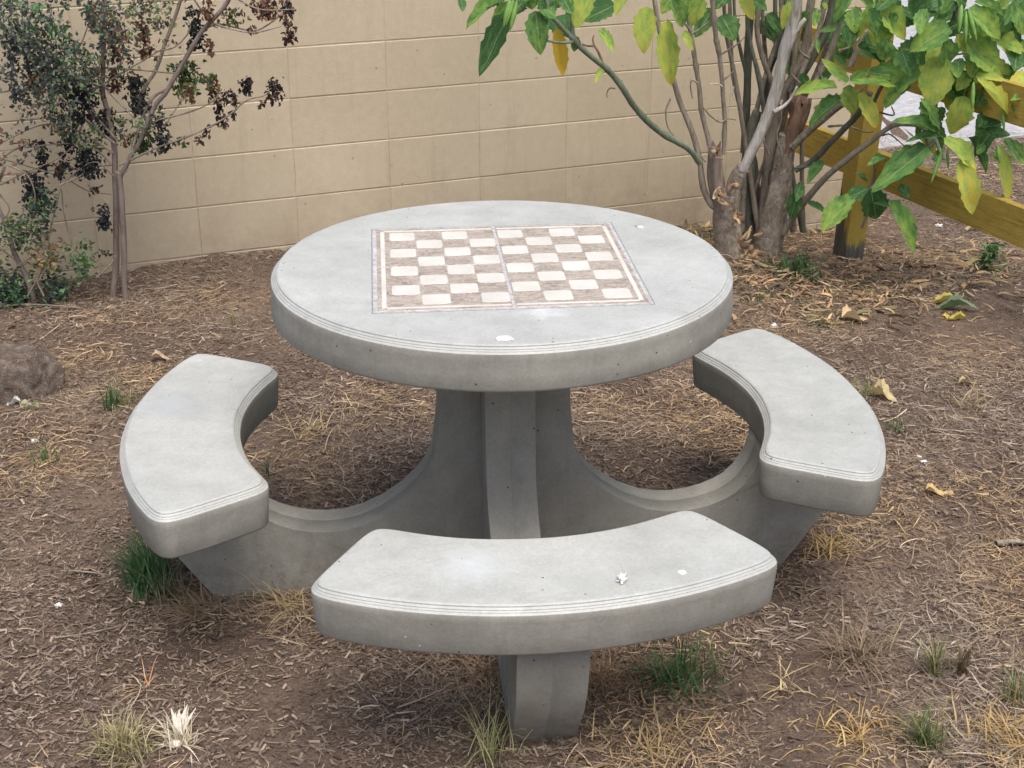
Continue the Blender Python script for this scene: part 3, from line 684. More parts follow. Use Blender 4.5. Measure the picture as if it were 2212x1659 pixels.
# shrub B (right clump, hanging leaves)
B0 = G(1668, 545)
shB = empty('angels_trumpet_shrub', B0, 'large broad leafed shrub with yellowing leaves in front of the yellow fence', 'shrub')
YB = 2.5
tube('trunk', [onY(1648, 575, YB), onY(1662, 523, YB), onY(1674, 455, YB), onY(1686, 390, YB), onY(1693, 335, YB), onY(1700, 290, YB)], .056, .030, M_BARK, shB, sides=22, rough=.22, seed=31, n=14, knots=.05)
tube('trunk', [onY(1692, 335, YB), onY(1706, 300, YB), onY(1720, 262, YB), onY(1727, 216, YB)], .034, .036, M_RUST, shB, sides=18, rough=.35, seed=32, jag=.03, n=10)
tube('trunk', [onY(1640, 560, YB+.06), onY(1650, 480, YB+.06), onY(1660, 400, YB+.05), onY(1664, 330, YB+.03), onY(1668, 260, YB+.02), onY(1680, 190, YB), onY(1700, 100, YB), onY(1715, -40, YB)], .034, .016, M_BARK2, shB, sides=10, rough=.12, seed=33, knots=.2)
tube('trunk', [onY(1617, 520, YB+.1), onY(1616, 440, YB+.1), onY(1617, 350, YB+.08), onY(1622, 290, YB+.06), onY(1636, 240, YB+.06)], .044, .018, M_DARKST, shB, sides=12, rough=.15, seed=34)
tube('stem', [onY(1608, 330, YB+.12), onY(1614, 200, YB+.12), onY(1618, 67, YB+.12), onY(1636, -60, YB+.12)], .017, .015, M_DARKST, shB, seed=35, knots=.1)
tube('stem', PT([(575, 530), (540, 440), (500, 310), (480, 150), (520, 0), (560, -90)], 2.55, **Z3), .012, .010, M_BARK2, shB, seed=36)
tube('stem', [onY(1710, 318, YB-.02), onY(1745, 285, YB-.04), onY(1778, 258, YB-.07), onY(1818, 227, YB-.1), onY(1850, 215, 2.36)], .017, .009, M_BARK, shB, seed=37, knots=.15)
tube('stem', [onY(1718, 368, YB), onY(1758, 345, YB-.03), onY(1792, 310, YB-.08), onY(1828, 274, YB-.13), onY(1858, 240, YB-.18), onY(1880, 200, 2.28)], .013, .012, M_DARKST, shB, seed=38)
tube('stem', [onY(1690, 505, YB-.02), onY(1712, 470, YB-.04), onY(1737, 437, YB-.08), onY(1768, 400, YB-.12), onY(1795, 373, YB-.16), onY(1840, 336, YB-.22), onY(1875, 310, 2.26), (onY(1925, 273, 2.24)), onY(1960, 268, 2.2), onY(1995, 277, 2.16), onY(2010, 320, 2.12)], .015, .008, M_BARK2, shB, seed=39, knots=.15)
tube('stem', PT([(870, 520), (930, 400), (965, 320), (1000, 200), (1030, 100), (1045, -40)], 2.5, **Z3), .014, .010, M_BARK2, shB, seed=40, knots=.2)
tube('stem', PT([(1085, 430), (1120, 350), (1165, 240), (1215, 195), (1290, 180)], 2.44, **Z3), .013, .009, M_BARK2, shB, seed=41, knots=.2)
tube('stem', PT([(700, 600), (770, 480), (840, 370), (920, 220), (960, 90), (980, -60)], 2.56, **Z3), .020, .016, M_DARKST, shB, seed=42)
tube('stem', PT([(640, 640), (730, 470), (790, 330), (810, 150), (840, -40)], 2.6, **Z3), .024, .016, M_BARK2, shB, seed=43)
tube('stem', PT([(1360, 480), (1500, 430), (1640, 350), (1700, 250), (1750, 150), (1775, 40), (1800, -60)], (2.34, 2.2), **Z3), .011, .009, M_DARKST, shB, seed=44)
tube('stem', PT([(1230, 680), (1300, 540), (1400, 440)], (2.35, 2.3), **Z3), .008, .006, M_DARKST, shB, seed=45)
tube('twig', PT([(1690, 350), (1770, 352), (1840, 345)], 2.22, **Z3), .0045, .003, M_DARKST, shB, seed=46)
tube('twig', PT([(1745, 205), (1790, 240), (1850, 270)], 2.22, **Z3), .0045, .003, M_DARKST, shB, seed=47)
tube('twig', PT([(1270, 725), (1340, 745), (1370, 740), (1352, 690)], 2.25, **Z3), .004, .0025, M_DARKST, shB, seed=48)
tube('twig', PT([(1290, 880), (1340, 870), (1400, 915), (1460, 970)], 2.25, **Z3), .0035, .002, M_DARKST, shB, seed=49)
tube('stem', [onY(2010, 320, 2.12), onY(2020, 300, 2.12), onY(2028, 320, 2.1), onY(2040, 345, 2.08)], .008, .006, M_GSTEM, shB, seed=50)
tube('stem', PT([(1180, 1400), (1190, 1300), (1205, 1225), (1240, 1130), (1235, 1010)], 2.2, **Z3), .0065, .0035, M_DARKST, shB, seed=51)
tube('stem', PT([(1160, 1480), (1210, 1330), (1225, 1200)], 2.25, **Z3), .006, .005, M_BARK2, shB, seed=52)
tube('stem', PT([(720, 1090), (800, 1082), (850, 1080)], 2.42, **Z3), .0035, .003, M_DARKST, shB, seed=53)
tube('twig', PT([(940, 820), (1060, 815), (1180, 855), (1240, 850)], 2.44, **Z3), .005, .003, M_BARK2, shB, seed=54)
PL(shB, [((1590, 955), (1208, 1228), 175, .85, 2.08), ((1200, 1225), (1030, 1285), 110, .1, 2.14), ((1112, 1285), (885, 1498), 165, 1.5, 2.1), ((1215, 1225), (1272, 1448), 190, .05, 2.12), ((1330, 1300), (1512, 1655), 145, 1.3, 2.06),
         ((1560, 930), (1400, 1180), 120, .15, 2.14), ((1400, 1200), (1470, 1285), 80, .2, 2.16), ((1190, 1180), (1120, 1120), 60, .3, 2.2), ((1800, 1030), (1885, 1405), 150, 2.9, 1.98), ((2040, 940), (2142, 1325), 110, 2.4, 2.0), ((1690, 895), (1930, 1105), 125, 2.0, 2.0),
         ((1820, 620), (1740, 892), 175, 2.2, 2.06), ((1665, 365), (1610, 700), 235, 2.15, 2.06), ((1540, 420), (1278, 702), 180, 1.3, 2.12), ((1735, 180), (1465, 328), 185, 1.1, 2.06), ((1240, 0), (1482, 262), 165, 2.0, 2.14), ((1190, 40), (1350, 260), 150, 1.9, 2.18),
         ((1000, 568), (708, 602), 100, 1.9, 2.16), ((1070, 530), (912, 378), 80, 1.9, 2.16), ((1080, 545), (1100, 748), 120, 2.0, 2.13), ((1140, 600), (1274, 842), 112, 2.6, 2.12), ((1085, 535), (1400, 555), 72, 1.7, 2.15), ((1080, 525), (1240, 448), 70, 1.5, 2.18), ((1200, 470), (1520, 500), 125, 1.0, 2.2),
         ((1035, 630), (805, 805), 110, .35, 2.36), ((1640, 850), (1368, 752), 92, .8, 2.08), ((1655, 885), (1448, 892), 70, .5, 2.1), ((1660, 830), (1590, 630), 90, 1.0, 2.1), ((1885, 475), (1768, 592), 100, 1.9, 2.05), ((1900, 520), (2152, 745), 95, 2.9, 2.0), ((1895, 500), (2112, 505), 70, 2.3, 2.04),
         ((2250, 500), (2098, 565), 110, 3.0, 2.02), ((1840, 260), (2060, 482), 200, 1.7, 2.1), ((1960, 210), (2225, 390), 140, 2.0, 2.14), ((1855, 50), (2095, 255), 150, 1.7, 2.05), ((1885, 15), (2112, 92), 75, 1.0, 2.05), ((2150, 20), (2230, 230), 110, 1.1, 2.02), ((1660, -20), (1480, 150), 160, .1, 2.2),
         ((1900, 820), (2062, 780), 80, .1, 2.1), ((1960, 850), (2135, 865), 95, .3, 2.06), ((2085, 900), (2235, 1075), 95, 1.0, 2.0), ((1845, 890), (2005, 1130), 85, .5, 2.08), ((1530, 860), (1650, 1000), 110, 2.6, 2.14),
         ((745, 1240), (690, 1435), 110, .3, 2.3), ((800, 1312), (942, 1372), 62, .1, 2.32), ((765, 1180), (735, 1310), 70, .1, 2.34), ((915, 1045), (800, 1195), 92, .6, 2.34), ((1310, 1015), (1195, 1065), 62, .8, 2.16), ((1130, 300), (1480, 330), 85, .5, 2.26), ((1150, 140), (1010, 225), 115, .3, 2.34),
         ((1290, -70), (1296, 52), 60, 2.6, 2.1), ((1830, 60), (1935, 275), 125, .6, 2.12), ((2215, 620), (2130, 640), 60, 1.2, 2.0), ((1560, 120), (1400, 40), 90, .05, 2.3), ((1500, 60), (1420, 180), 130, .0, 2.34), ((1560, 250), (1440, 330), 100, .05, 2.3), ((1240, 380), (1150, 330), 70, .0, 2.4), ((1480, 380), (1300, 420), 90, .1, 2.3),
         ((1900, 950), (1960, 1040), 70, .2, 2.1), ((2060, 1060), (1990, 980), 60, 1.4, 2.05), ((1700, 700), (1600, 800), 100, .5, 2.12), ((1990, 700), (1900, 850), 90, .1, 2.14), ((1560, 640), (1640, 800), 120, .9, 2.12), ((2130, 640), (2235, 830), 100, .5, 2.02), ((2100, 300), (2235, 330), 90, 1.8, 2.08), ((2000, 380), (2140, 560), 110, 2.0, 2.1),
         ((1790, 440), (1700, 560), 90, .6, 2.16), ((2000, 560), (1900, 700), 90, .3, 2.12), ((1950, 640), (2100, 760), 80, .9, 2.08), ((1000, 150), (1090, 80), 70, .0, 2.5), ((870, 250), (880, 340), 40, 1.0, 2.35), ((880, 60), (850, 170), 60, 1.2, 2.3), ((760, 480), (830, 560), 70, .0, 2.48), ((980, 460), (870, 560), 80, .1, 2.45), ((1000, 180), (880, 200), 50, .9, 2.35),
         ((1600, 60), (1700, 0), 90, .4, 2.2), ((1760, -30), (1830, 120), 90, .8, 2.1), ((1770, 10), (1640, 120), 110, .2, 2.2), ((2000, 60), (2120, -20), 90, 1.5, 2.1), ((900, 20), (960, 60), 40, 2.2, 2.3), ((1450, 480), (1400, 620), 110, .6, 2.2), ((1960, 940), (1900, 1000), 60, 1.0, 2.04),
         ((1210, 1290), (1340, 1330), 70, .1, 2.14), ((2070, 760), (2190, 720), 70, .4, 2.06), ((1630, 1050), (1680, 950), 60, .7, 2.1)], 2.1, Z3)
LEAFX = []
for _ in range(60):
    x, y = random.uniform(1080, 2230), random.uniform(-60, 820)
    if x < 1500 and y > 420 or (1640 < x < 1760 and y > 560) : continue
    LEAFX.append(((x, y), (x+random.uniform(-190, 170), y+random.uniform(60, 230)), random.uniform(80, 140), random.choice([0, .1, .3, .6, .9, 1.4, 2.2]), random.uniform(2.12, 2.34)))
PL(shB, LEAFX[:58], 2.2, Z3)
PL(shB, [((x, y), (x+random.uniform(-130, 120), y+random.uniform(110, 230)), random.uniform(95, 150), random.choice([.5, .9, 1.2, 1.6, 2.0, 2.4, .2]), random.uniform(2.05, 2.2)) for x, y in [(1200, 60), (1290, 150), (1330, 250), (1230, 190), (1790, 380), (1880, 330), (1960, 430), (2050, 480), (2120, 420), (2180, 520), (1990, 330), (1850, 450), (2090, 560), (2200, 640), (1700, 250), (1620, 180), (1560, 60), (2160, 330), (2010, 620), (1420, 330), (1350, 60), (1660, 520), (2200, 250), (2100, 60), (1930, 120), (1120, 40)]], 2.1, Z3)
PL(shB, [((x, y), (x+random.uniform(-110, 110), y+random.uniform(40, 150)), random.uniform(60, 110), random.choice([0, .05, .2, .4, .9]), random.uniform(2.56, 2.75)) for x, y in [(random.uniform(480, 1120), random.uniform(-60, 420)) for _ in range(26)]], 2.6, Z3)
for i in range(13):
    x0_, x1_ = random.uniform(1600, 1745), random.uniform(1560, 1900); Yr = random.uniform(2.52, 2.75)
    tube('stem', [onY(x0_, 500, Yr), onY(x0_*.75+x1_*.25+random.uniform(-14, 14), 350, Yr), onY(x0_*.45+x1_*.55+random.uniform(-18, 18), 190, Yr), onY(x0_*.15+x1_*.85+random.uniform(-14, 14), 60, Yr), onY(x1_, -60, Yr)], random.uniform(.008, .016), random.uniform(.005, .009), random.choice([M_BARK2, M_BARK, M_DARKST]), shB, seed=200+i, knots=.25, rough=.12)
for i, L in enumerate([[(905, 520), (880, 440), (930, 380)], [(1010, 330), (1090, 300), (1120, 240)], [(760, 540), (700, 470), (720, 400)], [(850, 700), (960, 640), (1000, 600)], [(560, 1000), (520, 900), (540, 820)], [(820, 380), (760, 330), (770, 270)], [(1100, 620), (1180, 560), (1230, 470)], [(640, 1000), (610, 880), (640, 760), (620, 640)]]):
    tube('twig', PT(L, 2.42, **Z3), .0045, .002, M_BARK2, shB, seed=230+i, rough=.25, knots=.5, sides=6)
for a_, b_, w_ in (((1808, 30), (1788, 218), 36), ((1835, 70), (1832, 285), 30), ((1850, 60), (1905, 270), 34), ((1885, 530), (1876, 720), 32), ((1690, 960), (1608, 1188), 30), ((2068, 690), (2085, 855), 24), ((1715, 960), (1722, 1100), 20), ((2040, 940), (2055, 1060), 30)):
    bud(shB, onY(a_[0]/3+1475, a_[1]/3, 1.99), onY(b_[0]/3+1475, b_[1]/3, 1.97), w_/3/600)
for _ in range(110):
    x, y = random.uniform(1700, 2600), random.uniform(-420, 330)
    if x < 2235 and y > -50: continue
    b_ = onY(x, y, random.uniform(1.95, 2.6))
    put_leaf(shB, b_, b_+Vector((random.uniform(-.12, .12), random.uniform(-.1, .05), -random.uniform(.08, .2))), random.uniform(.05, .09), random.uniform(.1, .7))

# ------------------------------------------------------------------ small leafed tree on the left
def leaflets(pts, size, cols, droop=.5, fold=.35):
    """one folded leaf (two quads) per point"""
    n = len(pts); pts = np.asarray(pts, float); sz = size*rng.uniform(.6, 1.35, n)
    a_ = rng.uniform(0, 2*pi, n); el = rng.uniform(-1.3, .35, n)*droop*1.6
    X = np.stack([np.cos(a_)*np.cos(el), np.sin(a_)*np.cos(el), np.sin(el)], 1)
    r_ = rng.normal(size=(n, 3)); r_ -= (r_*X).sum(1)[:, None]*X; Yv = r_/np.linalg.norm(r_, axis=1)[:, None]; Zv = np.cross(X, Yv)
    wd = sz*rng.uniform(.22, .36, n)
    def P(t, s, h): return pts+X*(sz*t)[:, None]+Yv*(wd*s)[:, None]+Zv*(wd*h)[:, None]
    V = np.stack([P(0, 0, 0), P(.5, 0, -.1), P(1, 0, -.5), P(.45, 1, fold), P(.45, -1, fold), P(.8, .6, fold*.5), P(.8, -.6, fold*.5)], 1)
    o = np.arange(n)[:, None]*7
    Q = np.concatenate([o+np.array([[0, 1, 5, 3]]), o+np.array([[0, 4, 6, 1]]), o+np.array([[1, 2, 5, 5]]), o+np.array([[1, 6, 2, 2]])], 0)
    tri = np.concatenate([o+np.array([[1, 2, 5]]), o+np.array([[1, 6, 2]])], 0)
    return V.reshape(-1, 3), Q[:2*n], tri, np.repeat(cols, 7, 0)
def leafmesh(name, V, Q, Tt, cols, mat, parent):
    F = [tuple(x) for x in Q]+[tuple(x) for x in Tt]
    return link(name, mesh(name, V, F, False, cols), mat, parent)
PAL = dict(dark=[(.030, .040, .040), (.045, .055, .050), (.024, .028, .032)], green=[(.050, .10, .040), (.075, .145, .055), (.035, .075, .045)], olive=[(.10, .13, .05), (.14, .16, .065), (.075, .10, .04)],
           brown=[(.10, .055, .040), (.14, .075, .05), (.065, .038, .035)], rust=[(.20, .105, .06), (.26, .15, .09), (.14, .07, .04)], bluish=[(.055, .070, .052), (.075, .095, .070), (.042, .052, .045)], black=[(.028, .026, .034), (.042, .036, .044), (.020, .021, .026)])
def pcols(kinds, n):
    out = np.zeros((n, 4)); out[:, 3] = 1;  ks = [random.choice(kinds) for _ in range(n)]
    for i, k2 in enumerate(ks): out[i, :3] = np.array(random.choice(PAL[k2]))*random.uniform(.8, 1.5)
    return out
TL0 = G(258, 645)
tl = empty('withered_tree', TL0, 'thin two stemmed tree with shrivelled dark leaves in front of the wall at left', 'tree')
YT = 2.0
tube('trunk', [onY(x, y, YT) for x, y in ((243, 648), (246, 620), (251, 564), (251, 452), (249, 397), (247, 322), (242, 288), (232, 240), (222, 200), (223, 133), (225, 60), (228, -60))], .0135, .007, M_LTRUNK, tl, sides=9, seed=61, rough=.06)
tube('trunk', [onY(x, y, YT-.03) for x, y in ((272, 655), (268, 610), (268, 563), (265, 480), (261, 411), (256, 370)) ], .0115, .011, M_LTRUNK, tl, sides=9, seed=62, rough=.08)
tube('branch', [onY(x, y, YT-.02) for x, y in ((258, 392), (265, 372), (283, 337), (300, 310), (333, 233), (360, 197), (403, 123), (437, 67), (480, 20), (505, -20))], .0085, .008, M_LTRUNK, tl, seed=63)
tube('branch', [onY(x, y, YT+.02) for x, y in ((318, 262), (300, 232), (313, 190), (337, 150), (357, 93), (377, 40), (393, -10))], .007, .0065, M_BARK2, tl, seed=64)
brs = [([(257, 357), (300, 337), (350, 315), (400, 297), (447, 277), (493, 250), (533, 217), (567, 208), (582, 198)], .0042, .002), ([(325, 268), (350, 257), (393, 247), (440, 230), (466, 212), (480, 190)], .0038, .0018),
       ([(270, 372), (320, 225), (366, 190)], .005, .005), ([(240, 352), (200, 320), (143, 310), (60, 318), (0, 326)], .0035, .002), ([(435, 68), (470, 52), (520, 62), (555, 66), (600, 38), (618, 15)], .004, .002),
       ([(460, 50), (500, 63), (550, 70), (608, 57)], .003, .0015), ([(380, 158), (250, 148), (150, 148), (60, 160)], .003, .002), ([(206, 160), (240, 205), (290, 255)], .0032, .002), ([(200, 195), (260, 160), (330, 118), (360, 100)], .0035, .002),
       ([(345, 110), (380, 100), (410, 65), (405, 40)], .003, .0015), ([(420, 0), (455, 50), (470, 60)], .003, .002), ([(355, 275), (375, 243), (395, 215)], .0025, .0015), ([(250, 300), (200, 240), (195, 190), (230, 110), (250, 60)], .004, .002),
       ([(245, 330), (160, 280), (90, 270), (0, 310)], .0035, .0018), ([(246, 380), (200, 350), (130, 400), (98, 415)], .0028, .0015), ([(60, 310), (20, 330), (0, 350)], .004, .003), ([(0, 342), (80, 365), (140, 385), (190, 412), (240, 420)], .0026, .0014),
       ([(0, 400), (60, 370), (120, 345), (180, 300)], .0026, .0015), ([(248, 310), (150, 230), (80, 150), (30, 60)], .0042, .002), ([(0, 200), (80, 180), (160, 120), (200, 30)], .0035, .002), ([(190, 400), (210, 420), (236, 440)], .002, .0012), ([(500, -10), (560, 20), (640, 20)], .0035, .002)]
for i, (L, r0, r1) in enumerate(brs): tube('branch', PT(L, (YT-.02, YT+random.uniform(-.12, .12))), r0, r1, M_BARK2, tl, sides=6, seed=70+i, rough=.15, knots=.3)
def cluster(parent, cx, cy, wx, wy, kinds, n, Y, size=.026, name='leaf_cluster', twig=True):
    c0 = onY(cx, cy, Y); sx = wx/620/2; sz = wy/620/2
    pts = np.stack([c0.x+rng.normal(0, sx*.48, n), c0.y+rng.normal(0, sx*.45, n), c0.z+rng.uniform(-sz*.95, sz, n)], 1)
    V, Q, Tt, cc = leaflets(pts, size, pcols(kinds, n), .9, .8)
    return tag(leafmesh(name, V, Q, Tt, cc, M_BLADE, parent), kind='stuff')
CL = [(533, 185, 30, 40, ['black', 'black', 'brown'], 60), (593, 197, 36, 52, ['black', 'black', 'brown'], 85), (490, 208, 14, 30, ['brown', 'black'], 26), (507, 215, 12, 34, ['brown', 'black'], 26), (474, 240, 16, 60, ['brown', 'black'], 50), (447, 283, 8, 22, ['brown', 'black'], 14), (430, 300, 7, 20, ['brown'], 12), (488, 265, 8, 20, ['brown'], 12), (505, 245, 14, 16, ['brown', 'black'], 14), (567, 225, 8, 18, ['brown', 'black'], 12),
      (422, 62, 38, 90, ['black', 'dark', 'dark', 'bluish'], 170), (297, 205, 46, 86, ['dark', 'dark', 'bluish', 'black'], 210), (348, 288, 36, 84, ['dark', 'black', 'bluish'], 150), (180, 222, 62, 78, ['black', 'dark', 'black'], 240), (232, 262, 36, 60, ['black', 'dark', 'brown'], 130), (188, 350, 64, 66, ['black', 'dark', 'dark'], 210), (224, 468, 30, 56, ['black', 'dark'], 90),
      (68, 400, 44, 60, ['black', 'dark'], 140), (90, 335, 26, 70, ['black', 'dark'], 90), (625, 45, 30, 90, ['brown', 'brown', 'black'], 120), (575, 18, 66, 40, ['brown', 'brown', 'rust'], 130), (448, 18, 26, 44, ['brown', 'rust'], 50), (462, 190, 28, 60, ['brown', 'rust', 'olive'], 70), (313, 85, 28, 70, ['brown', 'rust'], 90), (247, 172, 26, 50, ['brown', 'rust'], 60), (246, 98, 24, 60, ['brown', 'rust', 'dark'], 70),
      (398, 168, 58, 74, ['olive', 'olive', 'green'], 230), (404, 200, 34, 34, ['olive', 'rust'], 60), (310, 305, 46, 52, ['green', 'green', 'olive'], 110), (82, 178, 50, 44, ['rust', 'rust', 'brown'], 110), (440, 170, 40, 26, ['olive', 'green'], 40), (500, 35, 60, 34, ['brown', 'olive'], 60), (545, 60, 14, 20, ['brown'], 12), (455, 100, 14, 28, ['brown', 'rust'], 20),
      (128, 368, 24, 36, ['dark', 'brown'], 40), (150, 310, 26, 44, ['dark', 'dark'], 50), (205, 408, 24, 18, ['brown', 'olive'], 16), (390, 305, 24, 28, ['green', 'olive'], 24), (270, 300, 20, 30, ['brown', 'rust'], 20), (140, 345, 18, 40, ['black'], 30), (225, 545, 20, 12, ['brown', 'dark'], 12)]
for cx, cy, wx, wy, kd, n in CL: cluster(tl, cx, cy, wx*1.05, wy, kd, int(n*1.2), YT+random.uniform(-.06, .06), .019)
fol = [(60, 40, 100, 60, 1300, ['bluish', 'dark', 'green']), (170, 60, 90, 60, 1300, ['bluish', 'dark', 'green', 'olive']), (60, 150, 90, 70, 1250, ['bluish', 'dark', 'dark']), (150, 160, 70, 60, 950, ['bluish', 'dark', 'green']), (150, 25, 60, 30, 350, ['green']), (250, 40, 60, 50, 560, ['bluish', 'brown', 'dark']),
       (300, 20, 60, 50, 420, ['olive', 'green', 'brown']), (60, 255, 90, 50, 900, ['bluish', 'dark', 'brown']), (200, 290, 70, 34, 360, ['green', 'olive', 'dark']), (290, 265, 50, 40, 260, ['green', 'dark', 'olive']), (120, 280, 50, 40, 330, ['dark', 'olive', 'bluish']), (340, 70, 24, 60, 110, ['olive', 'brown']),
       (20, 200, 60, 90, 600, ['bluish', 'dark']), (230, 130, 60, 60, 340, ['bluish', 'dark', 'olive']), (-60, 80, 60, 120, 500, ['bluish', 'dark']), (120, -60, 220, 60, 1300, ['bluish', 'dark', 'green']), (360, -50, 120, 40, 300, ['olive', 'brown']), (0, -180, 300, 80, 1200, ['green', 'dark', 'bluish']), (40, 330, 60, 30, 160, ['dark', 'brown'])]
pts = []; cl = []
for cx, cy, rx, ry, n, kd in fol:
    c0 = onY(cx, cy, YT); m = 0; th_ = rng.uniform(0, 2*pi, n); rr = np.sqrt(rng.uniform(0, 1, n)); yy = rng.normal(0, .11, n)
    P = np.stack([c0.x+np.cos(th_)*rr*rx/620, c0.y+yy, c0.z+np.sin(th_)*rr*ry/600], 1)
    P = P+rng.normal(0, .018, P.shape)
    keep = vnoise(P[:, 0]*14+50, P[:, 2]*14+P[:, 1]*9+50, 5) > .50
    cc = pcols(kd, n); pts.append(P[keep]); cl.append(cc[keep])
P = np.concatenate(pts); cc = np.concatenate(cl); P[:, 1] = np.minimum(P[:, 1], (2.70+P[:, 0]*.368/.93*1.0)-.05)
cc = cc*np.array([1.6, 1.55, 1.6, 1])+np.array([.02, .022, .02, 0]); V, Q, Tt, c2 = leaflets(P, .020, cc, .7, .5)  # foliage colours lifted towards grey, a pale haze painted in
fo = leafmesh('foliage', V, Q, Tt, c2, M_BLADE, tl); fo['kind'] = 'stuff'

# second, low plant at far left
sh0 = G(72, 660)
sl_ = empty('scrubby_shrub', sh0, 'low scrubby shrub with small green leaves at far left beside the wall', 'shrub')
YS = 1.95
tube('stem', [onY(x, y, YS) for x, y in ((76, 665), (70, 635), (52, 588), (29, 541), (10, 480), (-10, 420), (10, 360))], .012, .006, M_LTRUNK, sl_, seed=91)
for i, L in enumerate([[(110, 585), (105, 520), (125, 430), (132, 405)], [(160, 560), (150, 510), (138, 460), (133, 410)], [(0, 535), (30, 560), (52, 590)], [(210, 600), (240, 570), (250, 552)], [(120, 560), (150, 548), (195, 558)], [(0, 420), (20, 450), (5, 480)], [(130, 400), (165, 385), (180, 375)], [(60, 640), (100, 560), (90, 500), (70, 430)], [(200, 580), (170, 545), (130, 515)], [(10, 600), (60, 560), (110, 540)], [(0, 350), (60, 380), (75, 440), (40, 480)], [(95, 640), (80, 600), (100, 540)]]):
    tube('twig', PT(L, YS+random.uniform(-.06, .08)), .0036, .0018, M_BARK2, sl_, sides=6, seed=92+i, rough=.2)
pts = []; cl = []
for cx, cy, rx, ry, n, kd in [(30, 620, 50, 46, 330, ['green', 'dark', 'green']), (120, 615, 30, 44, 200, ['green', 'dark']), (182, 560, 32, 44, 170, ['green', 'green', 'olive']), (45, 500, 52, 46, 300, ['green', 'olive', 'bluish']), (88, 440, 26, 40, 230, ['green', 'dark']), (100, 550, 34, 40, 160, ['olive', 'rust']), (-40, 560, 50, 90, 500, ['green', 'dark']), (20, 650, 46, 24, 200, ['dark', 'green'])]:
    c0 = onY(cx, cy, YS); P = np.stack([c0.x+rng.normal(0, rx/1250, n), c0.y+rng.normal(0, .05, n), c0.z+rng.normal(0, ry/1250, n)], 1); pts.append(P); cl.append(pcols(kd, n)*np.array([1.5, 1.5, 1.5, 1]))
P = np.concatenate(pts); cc = np.concatenate(cl); P[:, 2] = np.maximum(P[:, 2], .02)
V, Q, Tt, c2 = leaflets(P, .021, cc, .5, .5); fo = leafmesh('foliage', V, Q, Tt, c2, M_BLADE, sl_); fo['kind'] = 'stuff'

# ------------------------------------------------------------------ litter on the ground
def blobs(L): return [(G(x, y), r) for x, y, r in L]
STRAW = blobs([(1950, 1350, .20), (2100, 1250, .20), (2160, 1130, .22), (1880, 1450, .15), (1450, 1610, .10), (1320, 1620, .08), (1880, 1570, .08), (2180, 1600, .12), (560, 960, .10), (680, 950, .14), (700, 1030, .10), (1350, 880, .16), (1560, 960, .10), (1900, 900, .22), (1800, 1020, .16), (2050, 930, .2),
               (450, 1310, .08), (640, 1290, .10), (300, 690, .24), (450, 620, .28), (150, 1000, .14), (100, 900, .12), (1760, 1230, .13), (300, 850, .16), (760, 860, .10), (2120, 800, .16), (1000, 1500, .10), (1340, 1480, .10), (2030, 1480, .12), (60, 1240, .08), (120, 760, .2), (1480, 900, .1), (920, 930, .12), (1250, 900, .14)])
BARE = blobs([(585, 590, .13), (2050, 700, .24), (2180, 640, .2), (620, 1490, .10), (1660, 1490, .12), (1800, 1650, .14), (560, 760, .10), (500, 1395, .07), (1880, 700, .10), (2100, 1000, .08), (1130, 1560, .08), (200, 1080, .08), (2000, 450, .3), (1750, 1440, .06)])
LEAFB = blobs([(1650, 605, .13), (1740, 640, .22), (1900, 560, .24), (2010, 590, .24), (2100, 560, .22), (1640, 530, .15), (1960, 620, .22), (1820, 650, .18), (1560, 500, .15), (1720, 480, .2)])
def field(x, y, L):
    v = np.zeros_like(x)
    for p_, r_ in L: v += np.exp(-((x-p_.x)**2+((y-p_.y))**2)/(r_*r_*1.3))
    return np.clip(v, 0, 1)
def scatter(n, near=1.0):
    # spread over the yard: denser close to the viewer's side, thinner far off
    out = []; tot = 0
    while tot < n:
        y = rng.uniform(-1.35, 5.6, n); d = y+3.15; x = rng.uniform(-1, 1, n)*(d*.46+.60)
        k_ = rng.uniform(0, 1, n) < (1/np.maximum(1, (d/3.0)))**near*(d/8.8)**.6
        wl = (x*wn.x+y*wn.y) < WD-.015; past = (x*wdir.x+y*wdir.y) > 3.02
        k_ &= (wl | past); out.append(np.stack([x[k_], y[k_]], 1)); tot += k_.sum()
    return np.concatenate(out)[:n]
def lerp_col(base, n, var=.25):
    base = np.asarray(base, float); i = rng.integers(0, len(base), n); j = rng.integers(0, len(base), n); t = rng.uniform(0, 1, (n, 1))
    c = (base[i]*t+base[j]*(1-t))*rng.uniform(1-var, 1+var, (n, 1)); return np.concatenate([c, np.ones((n, 1))], 1)
# bark chips
n = 300000; P = scatter(n, .8); bare = field(P[:, 0], P[:, 1], BARE); keep = rng.uniform(0, 1, n) > bare*.85
pn_ = vnoise(P[:, 0]*2.2+20, P[:, 1]*2.2+20, 8); keep &= rng.uniform(0, 1, n) < (.2+1.25*pn_)*(1-.45*field(P[:, 0], P[:, 1], STRAW))
P = P[keep]; n = len(P)
L = rng.gamma(2.1, .0040, n)+.0035; L = np.minimum(L, .05); Wd = L*rng.uniform(.12, .45, n); Wd = np.clip(Wd, .0011, .0065)
a_ = rng.uniform(0, 2*pi, n); tl_ = rng.normal(0, .22, n); X = np.stack([np.cos(a_)*np.cos(tl_), np.sin(a_)*np.cos(tl_), np.sin(tl_)], 1)
rl = rng.normal(0, .55, n); Yh = np.stack([-np.sin(a_), np.cos(a_), 0*a_], 1); Zh = np.cross(X, Yh); Yv = Yh*np.cos(rl)[:, None]+Zh*np.sin(rl)[:, None]
z = terrain(P[:, 0], P[:, 1])+rng.uniform(.000, .007, n)
c0 = np.stack([P[:, 0], P[:, 1], z], 1)
k1, k2_ = rng.uniform(.5, 1.1, n), rng.uniform(.3, 1, n)
